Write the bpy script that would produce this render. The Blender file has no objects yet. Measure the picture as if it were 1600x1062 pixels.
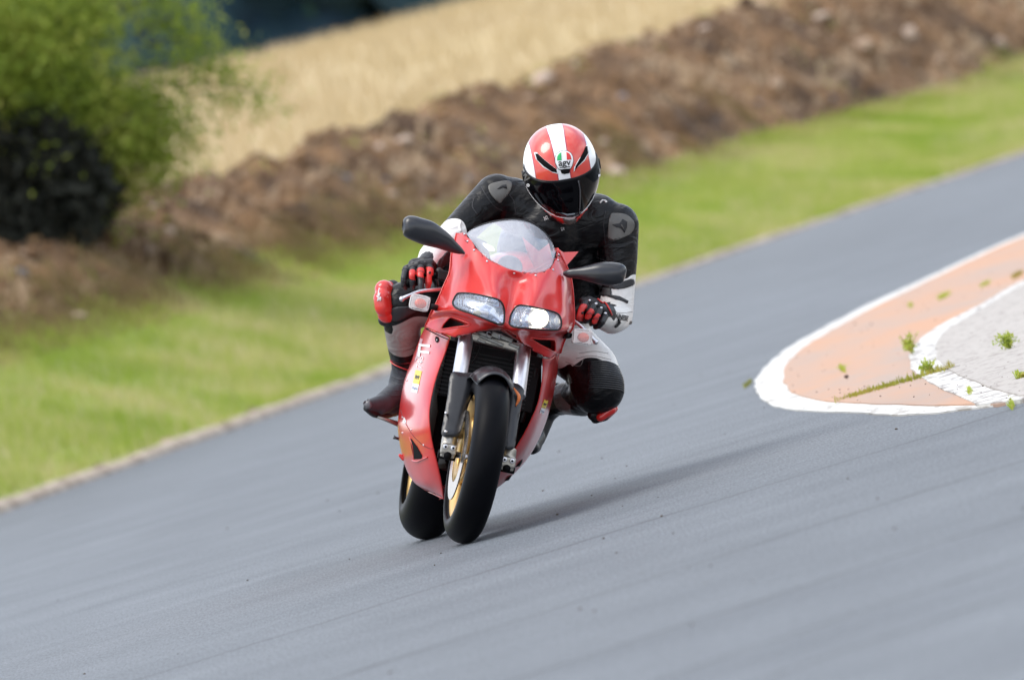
import bpy, bmesh, math, random
import numpy as np
from mathutils import Vector, Matrix, noise as mnoise
from mathutils.bvhtree import BVHTree
from mathutils.geometry import delaunay_2d_cdt

rnd = random.Random(7)
rng = np.random.default_rng(11)
SC = bpy.context.scene
COL = SC.collection
R_ = math.radians

# ------------------------------------------------------------------ camera
FPX = 12600.0                       # focal length in pixels of a 1600 wide picture (about 283 mm)
ROLL = R_(16.0); PITCH = R_(0.951)
CAM = Vector((0.368, -28.0, 1.1))
fw = Vector((0, math.cos(PITCH), -math.sin(PITCH)))
up0 = Vector((0, math.sin(PITCH), math.cos(PITCH)))
X0 = Vector((1, 0, 0))
cr = (X0 * math.cos(ROLL) - up0 * math.sin(ROLL)).normalized()
cu = (X0 * math.sin(ROLL) + up0 * math.cos(ROLL)).normalized()
cam = bpy.data.cameras.new('camera'); camo = bpy.data.objects.new('camera', cam); COL.objects.link(camo)
camo.matrix_world = Matrix(((cr.x, cu.x, -fw.x, CAM.x), (cr.y, cu.y, -fw.y, CAM.y), (cr.z, cu.z, -fw.z, CAM.z), (0, 0, 0, 1)))
cam.sensor_width = 36; cam.lens = 36 * FPX / 1600
cam.clip_start = 0.5; cam.clip_end = 2000
cam.dof.use_dof = True; cam.dof.focus_distance = 28.3; cam.dof.aperture_fstop = 4.3
SC.camera = camo

# ------------------------------------------------------------------ light
SUN_EL = R_(64); SUN_AZ = (-0.93, -0.36)      # direction towards the sun on the ground: left, a little to the camera
world = bpy.data.worlds.new('World'); SC.world = world; world.use_nodes = True
wn = world.node_tree.nodes; wl = world.node_tree.links
bg = wn['Background']
sky = wn.new('ShaderNodeTexSky'); sky.sky_type = 'NISHITA'; sky.sun_disc = False
sky.sun_elevation = SUN_EL; sky.sun_rotation = math.atan2(SUN_AZ[0], SUN_AZ[1])
sky.air_density = 1.0; sky.dust_density = 1.5
tc = wn.new('ShaderNodeTexCoord'); mp = wn.new('ShaderNodeMapping'); mp.inputs['Scale'].default_value = (1, 1, 2.6)
cn = wn.new('ShaderNodeTexNoise'); cn.inputs['Scale'].default_value = 2.2; cn.inputs['Detail'].default_value = 7; cn.inputs['Roughness'].default_value = .55
rp = wn.new('ShaderNodeValToRGB'); rp.color_ramp.elements[0].position = .36; rp.color_ramp.elements[1].position = .62
mx = wn.new('ShaderNodeMixRGB'); mx.inputs['Color2'].default_value = (8.6, 8.75, 9.1, 1)
wl.new(tc.outputs['Generated'], mp.inputs['Vector']); wl.new(mp.outputs[0], cn.inputs['Vector']); wl.new(cn.outputs[0], rp.inputs[0])
wl.new(rp.outputs[0], mx.inputs['Fac']); wl.new(sky.outputs[0], mx.inputs['Color1']); wl.new(mx.outputs[0], bg.inputs['Color'])
bg.inputs['Strength'].default_value = 0.14
sd = bpy.data.lights.new('sun', 'SUN'); sd.energy = 1.2; sd.angle = R_(30); sd.color = (1, .965, .9)
so = bpy.data.objects.new('sun', sd); COL.objects.link(so)
h = math.hypot(*SUN_AZ)
sdir = Vector((SUN_AZ[0] / h * math.cos(SUN_EL), SUN_AZ[1] / h * math.cos(SUN_EL), math.sin(SUN_EL)))
so.rotation_euler = sdir.to_track_quat('Z', 'Y').to_euler()
so.location = (-6, -3, 8)
SC.view_settings.view_transform = 'Standard'; SC.view_settings.look = 'None'
SC.view_settings.gamma = 1; SC.view_settings.use_curve_mapping = False
SC.view_settings.exposure = 0.76

# ------------------------------------------------------------------ helpers
WM = {}                                         # world matrix of every object made here
def ray(px, py):
    return (fw * FPX + cr * (px - 800) + cu * (531 - py)).normalized()
def G(px, py, z=0.0):                           # the point of the level z under a picture point
    d = ray(px, py); t = (z - CAM.z) / d.z
    return CAM + d * t
LEAN = R_(27); YAW = R_(6.3)
MB = Matrix.Translation(Vector((0.000, 0, 0.0066))) @ Matrix.Rotation(YAW, 4, 'Z') @ Matrix.Rotation(LEAN, 4, 'Y')
MBI = MB.inverted()
c_l = MBI @ CAM
def L(px, py, y):                               # motorcycle frame (x sideways, -y forwards, z up), at depth y
    d = MBI.to_3x3() @ ray(px, py)
    return c_l + d * ((y - c_l.y) / d.y)
def P(px, py, y): return MB @ L(px, py, y)      # the same in the world
def mlen(y=0.3): return 28.3 / FPX              # metres per picture pixel near the rider

def setp(o, label=None, cat=None, group=None, kind=None):
    if label: o['label'] = label
    if cat: o['category'] = cat
    if group: o['group'] = group
    if kind: o['kind'] = kind
    return o
def empty(name, m, label=None, cat=None, group=None):
    o = bpy.data.objects.new(name, None); COL.objects.link(o); o.matrix_world = m; WM[o.name] = m.copy()
    o.empty_display_size = .1
    return setp(o, label, cat, group)
def orient(V, F, PW):                            # sheets are wound to face the front, so that their thickness grows inwards
    Wn = np.array(PW); W = V @ Wn[:3, :3].T + Wn[:3, 3]; s = 0.0; c = np.array(CAM)
    for f in F:
        p = W[list(f)[:3]]; s += float(np.cross(p[1] - p[0], p[2] - p[0]) @ (c - p[0]))
    return [tuple(f)[::-1] for f in F] if s < 0 else F
def mk(name, verts, faces, mat=None, parent=None, smooth=True, solid=0, sub=0, bevel=0, centre=True):
    V = np.asarray([tuple(v) for v in verts], dtype=float) if not isinstance(verts, np.ndarray) else verts.astype(float)
    PW = WM[parent.name] if parent is not None else Matrix.Identity(4)
    inv = np.array(PW.inverted())
    V = V @ inv[:3, :3].T + inv[:3, 3]
    c = V.mean(axis=0) if centre else np.zeros(3)
    V = V - c
    if solid and not isinstance(faces, tuple):
        faces = orient(V + c, faces, PW)
    me = bpy.data.meshes.new(name)
    me.from_pydata(V.tolist(), [], [tuple(int(i) for i in f) for f in faces])
    if smooth: me.polygons.foreach_set('use_smooth', [True] * len(me.polygons))
    me.update()
    o = bpy.data.objects.new(name, me); COL.objects.link(o)
    if parent is not None: o.parent = parent
    o.location = Vector(c)
    WM[o.name] = PW @ Matrix.Translation(Vector(c))
    if mat is not None: me.materials.append(mat)
    if bevel:
        b = o.modifiers.new('bevel', 'BEVEL'); b.width = bevel; b.segments = 2; b.limit_method = 'ANGLE'; b.angle_limit = R_(40)
    if solid:
        s = o.modifiers.new('solid', 'SOLIDIFY'); s.thickness = abs(solid); s.offset = -1 if solid > 0 else 1
    if sub:
        s = o.modifiers.new('sub', 'SUBSURF'); s.levels = sub; s.render_levels = sub
    return o
def join(parts):
    V = []; F = []
    for v, f in parts:
        n = len(V); V += [tuple(p) for p in v]; F += [tuple(i + n for i in q) for q in f]
    return V, F
def xf(vf, m): return [m @ Vector(v) for v in vf[0]], vf[1]

def cr1(pts, n):                                # Catmull-Rom through the rows of an array (R, ...) -> ((R-1)*n+1, ...)
    pts = np.asarray(pts, float); e = np.concatenate([[2 * pts[0] - pts[1]], pts, [2 * pts[-1] - pts[-2]]])
    out = []
    for i in range(len(pts) - 1):
        p0, p1, p2, p3 = e[i:i + 4]
        for k in range(n):
            t = k / n
            out.append(.5 * (2 * p1 + (p2 - p0) * t + (2 * p0 - 5 * p1 + 4 * p2 - p3) * t * t + (3 * p1 - p0 - 3 * p2 + p3) * t ** 3))
    out.append(pts[-1]); return np.array(out)
def surf(rows, n=6, m=6):
    g = np.array([[tuple(q) for q in r] for r in rows], float)
    g = cr1(g, n); g = cr1(g.transpose(1, 0, 2), m).transpose(1, 0, 2)
    a, b = g.shape[:2]
    F = [(i * b + j, i * b + j + 1, (i + 1) * b + j + 1, (i + 1) * b + j) for i in range(a - 1) for j in range(b - 1)]
    return g.reshape(-1, 3), F, g
def PR(rows): return [[P(*q) for q in r] for r in rows]
def closed(pts, n=6):                           # closed spline in 2D or 3D
    p = np.array([tuple(q) for q in pts], float); k = len(p)
    e = np.concatenate([p[-2:], p, p[:3]]); o = cr1(e, n)
    return o[2 * n:(2 + k) * n]
def tube(pts, r, seg=8, cap=True, smoothn=0, ratio=1.0):
    pts = [Vector(p) for p in pts]
    rr = list(r) if hasattr(r, '__len__') else [r] * len(pts)
    if smoothn:
        a = cr1(np.array([tuple(p) + (q,) for p, q in zip(pts, rr)]), smoothn)
        pts = [Vector(q[:3]) for q in a]; rr = [q[3] for q in a]
    V = []; F = []; T = (pts[1] - pts[0]).normalized()
    n = T.orthogonal().normalized()
    for i, p in enumerate(pts):
        t = (pts[min(i + 1, len(pts) - 1)] - pts[max(i - 1, 0)]).normalized()
        n = (n - t * n.dot(t)).normalized(); b = t.cross(n)
        for k in range(seg):
            a = 2 * math.pi * k / seg
            V.append(p + (n * math.cos(a) + b * math.sin(a) * ratio) * rr[i])
    m = len(pts)
    for i in range(m - 1):
        for k in range(seg):
            F.append((i * seg + k, i * seg + (k + 1) % seg, (i + 1) * seg + (k + 1) % seg, (i + 1) * seg + k))
    if cap:
        F.append(tuple(range(seg - 1, -1, -1))); F.append(tuple((m - 1) * seg + k for k in range(seg)))
    return V, F
def ring(pts, r, seg=6):                        # closed tube
    pts = [Vector(p) for p in pts]; m = len(pts); V = []; F = []
    n = None
    for i, p in enumerate(pts):
        t = (pts[(i + 1) % m] - pts[i - 1]).normalized()
        if n is None: n = t.orthogonal().normalized()
        n = (n - t * n.dot(t)).normalized(); b = t.cross(n)
        for k in range(seg):
            a = 2 * math.pi * k / seg; V.append(p + (n * math.cos(a) + b * math.sin(a)) * r)
    for i in range(m):
        for k in range(seg):
            j = (i + 1) % m
            F.append((i * seg + k, i * seg + (k + 1) % seg, j * seg + (k + 1) % seg, j * seg + k))
    return V, F
def capsule(a, b, ra, rb, seg=16, hs=6):
    a = Vector(a); b = Vector(b); t = (b - a)
    if t.length < 1e-6: t = Vector((0, 0, 1e-4)); b = a + t
    t = t.normalized(); pts = []; rr = []
    for i in range(hs + 1):
        an = math.pi / 2 * i / hs
        pts.append(a - t * ra * math.cos(an)); rr.append(max(ra * math.sin(an), 1e-4))
    for i in range(hs + 1):
        an = math.pi / 2 * i / hs
        pts.append(b + t * rb * math.sin(an)); rr.append(max(rb * math.cos(an), 1e-4))
    return tube(pts, rr, seg)
def ellipsoid(m, seg=24, rings=14):
    V = []; F = []
    for i in range(rings + 1):
        th = math.pi * i / rings
        for k in range(seg):
            a = 2 * math.pi * k / seg
            V.append(m @ Vector((math.sin(th) * math.cos(a), math.sin(th) * math.sin(a), math.cos(th))))
    for i in range(rings):
        for k in range(seg):
            F.append((i * seg + k, i * seg + (k + 1) % seg, (i + 1) * seg + (k + 1) % seg, (i + 1) * seg + k))
    return V, F
def box(m, sx, sy, sz):
    V = [m @ Vector((x * sx / 2, y * sy / 2, z * sz / 2)) for x in (-1, 1) for y in (-1, 1) for z in (-1, 1)]
    return V, [(0, 1, 3, 2), (4, 6, 7, 5), (0, 4, 5, 1), (2, 3, 7, 6), (0, 2, 6, 4), (1, 5, 7, 3)]
def lathe(prof, m, seg=64, closedprof=False):   # profile (x, r) round the local X axis
    V = []; F = []; k = len(prof)
    for i in range(seg):
        a = 2 * math.pi * i / seg
        for (x, r) in prof: V.append(m @ Vector((x, r * math.cos(a), r * math.sin(a))))
    for i in range(seg):
        j = (i + 1) % seg
        for q in range(k if closedprof else k - 1):
            w = (q + 1) % k
            F.append((i * k + q, i * k + w, j * k + w, j * k + q))
    return V, F
def voxel(parts, size, smooth=4, fac=.6):       # union of closed shapes grown into one skin
    V, F = join(parts)
    me = bpy.data.meshes.new('tmp'); me.from_pydata([tuple(v) for v in V], [], F)
    o = bpy.data.objects.new('tmp', me); COL.objects.link(o)
    r = o.modifiers.new('r', 'REMESH'); r.mode = 'VOXEL'; r.voxel_size = size
    if smooth:
        s = o.modifiers.new('s', 'SMOOTH'); s.iterations = smooth; s.factor = fac
    dg = bpy.context.evaluated_depsgraph_get(); ev = o.evaluated_get(dg)
    m2 = ev.to_mesh()
    n = len(m2.vertices); co = np.empty(n * 3); m2.vertices.foreach_get('co', co)
    fs = [tuple(p.vertices) for p in m2.polygons]
    ev.to_mesh_clear(); bpy.data.objects.remove(o); bpy.data.meshes.remove(me)
    return co.reshape(-1, 3), fs
def bvh(V, F): return BVHTree.FromPolygons([tuple(v) for v in V], [tuple(int(i) for i in f) for f in F])
def area2(p): return .5 * sum(p[i][0] * p[(i + 1) % len(p)][1] - p[(i + 1) % len(p)][0] * p[i][1] for i in range(len(p)))
def inside(pt, poly):
    x, y = pt; c = False; j = len(poly) - 1
    for i in range(len(poly)):
        xi, yi = poly[i]; xj, yj = poly[j]
        if (yi > y) != (yj > y) and x < (xj - xi) * (y - yi) / (yj - yi + 1e-12) + xi: c = not c
        j = i
    return c
def tri2d(outline, holes=(), step=4.0):
    loops = [[tuple(map(float, q[:2])) for q in outline]] + [[tuple(map(float, q[:2])) for q in h_] for h_ in holes]
    vs = []; es = []
    for lp in loops:
        n = len(vs); vs += lp; es += [(n + i, n + (i + 1) % len(lp)) for i in range(len(lp))]
    xs = [v[0] for v in loops[0]]; ys = [v[1] for v in loops[0]]
    x = min(xs) + step * .5; k = 0
    while x < max(xs):
        y = min(ys) + step * (.25 + .5 * (k % 2))
        while y < max(ys):
            if inside((x, y), loops[0]) and not any(inside((x, y), h_) for h_ in loops[1:]): vs.append((x, y))
            y += step
        x += step; k += 1
    r = delaunay_2d_cdt([Vector(v) for v in vs], es, [], 0, 1e-5)
    V = [tuple(v) for v in r[0]]; T = []
    for f in r[2]:
        c = (sum(V[i][0] for i in f) / 3, sum(V[i][1] for i in f) / 3)
        if inside(c, loops[0]) and not any(inside(c, h_) for h_ in loops[1:]):
            T.append(tuple(f))
    return V, T
def hit(tree, px, py, off=0.0):
    d = ray(px, py); o = CAM + d * 20
    loc, nor, idx, dist = tree.ray_cast(o, d)
    if loc is None:
        best = None
        t0 = 28.5
        for _ in range(3):
            q = CAM + d * t0
            loc, nor, idx, dist = tree.find_nearest(q); t0 = (loc - CAM).dot(d)
    if nor.dot(d) > 0: nor = -nor
    return loc + nor * off, nor
def drape(outline, tree, off=.002, holes=(), step=4.0, spl=0):
    ol = closed(outline, spl) if spl else outline
    V2, T = tri2d(ol, holes, step)
    V = []; T2 = []
    for (x, y) in V2:
        V.append(hit(tree, x, y, off)[0])
    for t in T:
        a, b, c = (V2[i] for i in t)
        s = (b[0] - a[0]) * (c[1] - a[1]) - (b[1] - a[1]) * (c[0] - a[0])
        T2.append(t if s < 0 else t[::-1])      # wound so that the face looks at the camera
    return V, T2
def line_on(pts, tree, r, off=.001, n=6, seg=6):
    p = cr1(np.array(pts, float), n)
    return tube([hit(tree, x, y, off)[0] for x, y in p], r, seg)
def text_on(txt, tree, x, y, size, ang, mat, name, parent, off=.0025, shear=0, bold=0, sx=1.0, flip=False):
    cu_ = bpy.data.curves.new('t', 'FONT'); cu_.body = txt; cu_.size = 1; cu_.shear = shear; cu_.offset = bold; cu_.align_x = 'CENTER'; cu_.align_y = 'CENTER'
    o = bpy.data.objects.new('t', cu_); COL.objects.link(o)
    dg = bpy.context.evaluated_depsgraph_get(); me = bpy.data.meshes.new_from_object(o.evaluated_get(dg))
    bm = bmesh.new(); bm.from_mesh(me); bmesh.ops.triangulate(bm, faces=bm.faces); bmesh.ops.subdivide_edges(bm, edges=bm.edges, cuts=3, use_grid_fill=True)
    V2 = [(v.co.x * size * sx * (-1 if flip else 1), v.co.y * size) for v in bm.verts]; F = [tuple(v.index for v in f.verts) for f in bm.faces]
    bm.free(); bpy.data.objects.remove(o); bpy.data.curves.remove(cu_); bpy.data.meshes.remove(me)
    ca, sa = math.cos(ang), math.sin(ang)
    V = []
    for (u, v) in V2:
        V.append(hit(tree, x + u * ca + v * sa, y + u * sa * 1.0 - v * ca, off)[0])
    return mk(name, V, F, mat, parent, smooth=False)

# ------------------------------------------------------------------ materials
def M(name, col, rough=.5, metal=0, coat=0, spec=.5, bump=0, bscale=200, vary=0, vscale=6, emit=None, estr=0, sheen=0, detail=5, coatr=.05, col2=None, ramp=(.35, .65), stretch=None):
    m = bpy.data.materials.new(name); m.use_nodes = True
    n = m.node_tree.nodes; l = m.node_tree.links; b = n['Principled BSDF']
    b.inputs['Base Color'].default_value = (*col, 1); b.inputs['Roughness'].default_value = rough; b.inputs['Metallic'].default_value = metal
    b.inputs['Coat Weight'].default_value = coat; b.inputs['Coat Roughness'].default_value = coatr; b.inputs['Specular IOR Level'].default_value = spec
    if emit: b.inputs['Emission Color'].default_value = (*emit, 1); b.inputs['Emission Strength'].default_value = estr
    if bump or vary or col2:
        t = n.new('ShaderNodeTexCoord')
        src = t.outputs['Object']
        if stretch:
            g = n.new('ShaderNodeMapping'); g.inputs['Scale'].default_value = stretch; l.new(src, g.inputs[0]); src = g.outputs[0]
    if bump:
        q = n.new('ShaderNodeTexNoise'); q.inputs['Scale'].default_value = bscale; q.inputs['Detail'].default_value = detail
        u = n.new('ShaderNodeBump'); u.inputs['Strength'].default_value = min(1, bump * 5); u.inputs['Distance'].default_value = bump * .01
        l.new(src, q.inputs['Vector']); l.new(q.outputs[0], u.inputs['Height']); l.new(u.outputs[0], b.inputs['Normal'])
    if vary or col2:
        q = n.new('ShaderNodeTexNoise'); q.inputs['Scale'].default_value = vscale; q.inputs['Detail'].default_value = 8; q.inputs['Roughness'].default_value = .65
        r = n.new('ShaderNodeValToRGB'); r.color_ramp.elements[0].position = ramp[0]; r.color_ramp.elements[1].position = ramp[1]
        c2 = col2 if col2 else tuple(max(0, c * (1 - vary)) for c in col)
        r.color_ramp.elements[0].color = (*c2, 1); r.color_ramp.elements[1].color = (*col, 1)
        l.new(src, q.inputs['Vector']); l.new(q.outputs[0], r.inputs[0]); l.new(r.outputs[0], b.inputs['Base Color'])
    return m
red = M('red_paint', (.64, .022, .018), .36, coat=.9, coatr=.13, spec=.35, vary=.12, vscale=9)
red_flat = M('red_leather', (.62, .02, .02), .42, coat=.3)
blackp = M('black_plastic', (.006, .006, .007), .42, spec=.35, bump=.02, bscale=600)
blackg = M('black_gloss', (.010, .010, .013), .2, coat=.6)
rubber = M('tyre_rubber', (.0022, .0024, .004), .46, spec=.09, bump=.03, bscale=300, vary=.3, vscale=12)
engine = M('engine_black', (.007, .007, .008), .55, spec=.2, bump=.06, bscale=60)
chrome = M('polished_alloy', (.72, .72, .76), .33, metal=1, vary=.15, vscale=30)
alloy = M('cast_alloy', (.48, .45, .40), .42, metal=.9, bump=.06, bscale=180, vary=.3, vscale=60)
steel = M('disc_steel', (.55, .52, .5), .25, metal=1, vary=.25, vscale=50)
gold = M('gold_rim', (.62, .40, .14), .38, metal=.75, vary=.2, vscale=20)
goldin = M('gold_rim_side', (.70, .46, .18), .4, metal=.45)
dark = M('dark_recess', (.004, .004, .005), .7, spec=.1)
guard = M('carbon_guard', (.014, .015, .019), .36, coat=.12, vary=.2, vscale=40)
whitep = M('white_paint', (.80, .80, .80), .3, coat=.6)
white_t = M('white_print', (.75, .74, .74), .5)
yellow = M('yellow_print', (.75, .55, .03), .4)
blackt = M('black_print', (.01, .01, .012), .5)
blue_t = M('blue_print', (.05, .09, .3), .5)
green_t = M('green_print', (.03, .42, .12), .4)
red_t = M('red_print', (.62, .03, .03), .4)
# ================================================================== SETTING
E_px = [(-200, 872), (0, 801), (120, 757), (250, 712), (400, 662), (600, 592), (800, 510), (1000, 442), (1200, 376), (1400, 309), (1600, 243), (1800, 175)]
E_w = np.array([tuple(G(*q))[:2] for q in E_px])
ecoef = np.polyfit(E_w[:, 0], E_w[:, 1], 2)
xa, xb = E_w[0, 0], E_w[-1, 0]
def yE(x):
    x = np.asarray(x, float); xc = np.clip(x, xa, xb)
    y = np.polyval(ecoef, xc); sl = np.polyval(np.polyder(ecoef), xc)
    return y + sl * (x - xc) * (np.abs(x) < 400)
def vnoise(x, y, s, seed=0, octaves=4, lac=2.1, gain=.5):
    x = np.asarray(x, float) * s; y = np.asarray(y, float) * s; out = 0; amp = 1; tot = 0
    for o in range(octaves):
        xi = np.floor(x).astype(np.int64); yi = np.floor(y).astype(np.int64); fx = x - xi; fy = y - yi
        fx = fx * fx * fx * (fx * (fx * 6 - 15) + 10); fy = fy * fy * fy * (fy * (fy * 6 - 15) + 10)
        def hsh(a, b):
            n = (a * 374761393 + b * 668265263 + (seed + o) * 974634777) & 0x7fffffff
            n = ((n ^ (n >> 13)) * 1274126177) & 0x7fffffff
            return ((n ^ (n >> 16)) & 0xffff) / 65535.0
        v = (hsh(xi, yi) * (1 - fx) + hsh(xi + 1, yi) * fx) * (1 - fy) + (hsh(xi, yi + 1) * (1 - fx) + hsh(xi + 1, yi + 1) * fx) * fy
        out = out + amp * (v * 2 - 1); tot += amp; amp *= gain; x = x * lac + 17.3; y = y * lac + 5.1
    return out / tot
DG, DT = 10.0, 15.5                               # where the grass ends and where the bank tops out, metres behind the road edge
def sm(t): t = np.clip(t, 0, 1); return t * t * (3 - 2 * t)
def border(x): return DG + .7 * vnoise(x, x * 0, .5, 3) + .35 * vnoise(x, x * 0, 2.3, 9)
def along(px, py, dd):                           # where the sight line is dd metres behind the road edge
    d = ray(px, py); lo, hi = 30.0, 160.0
    for _ in range(40):
        m_ = (lo + hi) / 2; q = CAM + d * m_
        if q.y - float(yE(q.x)) < dd: lo = m_
        else: hi = m_
    return CAM + d * lo
_g = np.array([tuple(along(x, y, DG)) for x, y in ((0, 530), (150, 487), (300, 440), (600, 362), (1000, 268), (1100, 238), (1250, 190), (1450, 138), (1600, 93))])
_t = np.array([tuple(along(x, y, DT)) for x, y in ((0, 348), (100, 314), (280, 258), (450, 203), (600, 176), (700, 138), (900, 92), (1000, 40), (1180, -26))])
gc = np.polyfit(_g[:, 0], _g[:, 2], 2); tcf = np.polyfit(_t[:, 0], _t[:, 2] - .18, 2)
print('ZG', _g[:, 2], 'ZT', _t, ecoef)
def Hb(x, y):                                    # smooth height of the land behind the road
    x = np.asarray(x, float); y = np.asarray(y, float)
    d = y - yE(x); xx = np.clip(x, -8, 10)
    zg = np.polyval(gc, xx); zt = np.polyval(tcf, xx)
    z = np.where(d < 0, 0, 0.0) + zg * np.clip(d / DG, 0, 1) ** 1.25
    t = np.clip((d - DG) / (DT - DG), 0, 1)
    z = np.where(d > DG, zg + (zt - zg) * (1 - (1 - t) ** 1.7), z)
    z = np.where(d > DT, zt - .5 * sm((d - DT) / 7), z)
    z = z + np.where(d > DT + 4, 3.25 * sm((d - DT - 4) / 72) , 0)
    z = z - 4.0 * sm((d - 100) / 120)
    return z
def Hd(x, y):                                    # with the lumps of the dug earth
    d = np.asarray(y) - yE(x)
    w = sm((d - DG + .6) / 1.0) * (1 - sm((d - DT - 1.5) / 1.5))
    hol = np.clip(vnoise(x, y, 1.15, 27, 2) - .28, 0, 1)
    n = -.6 * hol * (1 - sm((d - DT + 1.2) / 1.2)) + .14 * vnoise(x, y, .8, 21, 3) + .13 * vnoise(x, y, 2.4, 22, 3) + .07 * (.55 - np.abs(vnoise(x, y, 4.2, 23, 3)) * 2) + .035 * vnoise(x, y, 16, 24, 3)
    return Hb(x, y) + w * n
def sheet(name, xs, ds, hf, mat, kind='structure', zoff=0):
    X, D = np.meshgrid(xs, ds); Y = yE(X) + D; Z = hf(X, Y) + zoff
    a, b = X.shape; V = np.stack([X, Y, Z], -1).reshape(-1, 3)
    i, j = np.meshgrid(np.arange(a - 1), np.arange(b - 1), indexing='ij')
    F = np.stack([i * b + j, i * b + j + 1, (i + 1) * b + j + 1, (i + 1) * b + j], -1).reshape(-1, 4)
    o = mk(name, V, F.tolist(), mat); o['kind'] = kind; return o

# ---- asphalt
def asphalt():
    m = M('asphalt', (.2, .2, .2), .62, spec=.4); n = m.node_tree.nodes; l = m.node_tree.links; b = n['Principled BSDF']
    t = n.new('ShaderNodeTexCoord')
    def N(sc, det=4, ro=.6, src=None, w=None):
        q = n.new('ShaderNodeTexNoise'); q.inputs['Scale'].default_value = sc; q.inputs['Detail'].default_value = det; q.inputs['Roughness'].default_value = ro
        l.new(src or t.outputs['Object'], q.inputs['Vector']); return q
    # long strokes of rubber and wear that follow the bend (rings round the inside of the corner)
    sep = n.new('ShaderNodeSeparateXYZ'); l.new(t.outputs['Object'], sep.inputs[0])
    vm = n.new('ShaderNodeVectorMath'); vm.operation = 'SUBTRACT'; vm.inputs[1].default_value = (11.5, -17.0, 0); l.new(t.outputs['Object'], vm.inputs[0])
    s2 = n.new('ShaderNodeSeparateXYZ'); l.new(vm.outputs[0], s2.inputs[0])
    ln = n.new('ShaderNodeVectorMath'); ln.operation = 'LENGTH'; l.new(vm.outputs[0], ln.inputs[0])
    at = n.new('ShaderNodeMath'); at.operation = 'ARCTAN2'; l.new(s2.outputs[1], at.inputs[0]); l.new(s2.outputs[0], at.inputs[1])
    cb = n.new('ShaderNodeCombineXYZ'); l.new(ln.outputs['Value'], cb.inputs[0]); l.new(at.outputs[0], cb.inputs[1])
    def S(sx, sy, det):
        g = n.new('ShaderNodeMapping'); g.inputs['Scale'].default_value = (sx, sy, 1); l.new(cb.outputs[0], g.inputs[0]); return N(1, det, .6, g.outputs[0])
    st1 = S(1.6, 3.0, 5); st2 = S(13, 9, 4)
    fine = N(260, 3, .7); mid = N(1.1, 5, .6); sp = N(60, 2, .5)
    def ramp(src, p0, c0, p1, c1):
        r = n.new('ShaderNodeValToRGB'); r.color_ramp.elements[0].position = p0; r.color_ramp.elements[1].position = p1
        r.color_ramp.elements[0].color = (*c0, 1); r.color_ramp.elements[1].color = (*c1, 1); l.new(src, r.inputs[0]); return r
    def mul(a, bb, f=1):
        x = n.new('ShaderNodeMixRGB'); x.blend_type = 'MULTIPLY'; x.inputs[0].default_value = f; l.new(a, x.inputs[1]); l.new(bb, x.inputs[2]); return x.outputs[0]
    c = ramp(mid.outputs[0], .3, (.118, .132, .148), .7, (.156, .172, .190)).outputs[0]
    c = mul(c, ramp(st1.outputs[0], .32, (.88, .885, .90), .64, (1.05, 1.05, 1.05)).outputs[0])
    c = mul(c, ramp(st2.outputs[0], .28, (.91, .91, .92), .52, (1, 1, 1)).outputs[0])
    c = mul(c, ramp(fine.outputs[0], .28, (.62, .62, .62), .62, (1.12, 1.12, 1.12)).outputs[0])
    gm = n.new('ShaderNodeMapping'); gm.inputs['Scale'].default_value = (1, .10, 1); l.new(t.outputs['Object'], gm.inputs[0])
    c = mul(c, ramp(N(120, 4, .8, gm.outputs[0]).outputs[0], .32, (.50, .50, .51), .68, (1.44, 1.44, 1.43)).outputs[0])
    c = mul(c, ramp(N(.35, 6, .6, gm.outputs[0]).outputs[0], .35, (.88, .88, .88), .62, (1.06, 1.06, 1.06)).outputs[0])
    c = mul(c, ramp(sp.outputs[0], .22, (.6, .6, .6), .36, (1, 1, 1)).outputs[0])
    # sealed seams: thin dark rings
    for rad, wd in ((18.6, .009), (19.5, .011), (20.9, .012), (17.0, .008), (23.2, .012), (26.3, .014)):
        w = n.new('ShaderNodeMath'); w.operation = 'SUBTRACT'; l.new(ln.outputs['Value'], w.inputs[0]); w.inputs[1].default_value = rad
        wob = n.new('ShaderNodeMath'); wob.operation = 'MULTIPLY_ADD'; l.new(N(.8, 4).outputs[0], wob.inputs[0]); wob.inputs[1].default_value = .5; l.new(w.outputs[0], wob.inputs[2])
        ab = n.new('ShaderNodeMath'); ab.operation = 'ABSOLUTE'; l.new(wob.outputs[0], ab.inputs[0])
        lt = n.new('ShaderNodeMapRange'); lt.inputs['From Min'].default_value = wd * .5; lt.inputs['From Max'].default_value = wd * 3; lt.inputs['To Min'].default_value = .25; lt.inputs['To Max'].default_value = 1
        l.new(ab.outputs[0], lt.inputs['Value'])
        c = mul(c, lt.outputs[0], .8)
    l.new(c, b.inputs['Base Color'])
    u = n.new('ShaderNodeBump'); u.inputs['Strength'].default_value = .55; u.inputs['Distance'].default_value = .004
    l.new(fine.outputs[0], u.inputs['Height']); l.new(u.outputs[0], b.inputs['Normal'])
    return m
m_asph = asphalt()
# one ground sheet to the horizon, then the road on it
m_soil = M('soil', (.16, .115, .075), .9, col2=(.09, .07, .05), vscale=1.5, bump=.1, bscale=20)
V, F = [(-900, -400, -.30), (900, -400, -.30), (900, 1500, -.30), (-900, 1500, -.30)], [(0, 1, 2, 3)]
mk('ground', V, F, m_soil)['kind'] = 'structure'
xs = np.concatenate([np.linspace(-60, -9, 30), np.linspace(-8.8, 9, 90), np.linspace(10, 60, 30)])
X, Dv = np.meshgrid(xs, np.linspace(0, 1, 2)); Yb = yE(xs)
V = [(x, -45, 0) for x in xs] + [(x, y + .03, 0) for x, y in zip(xs, Yb)]
k = len(xs); F = [(i, i + 1, k + i + 1, k + i) for i in range(k - 1)]
mk('road', V, F, m_asph)['kind'] = 'structure'

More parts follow.
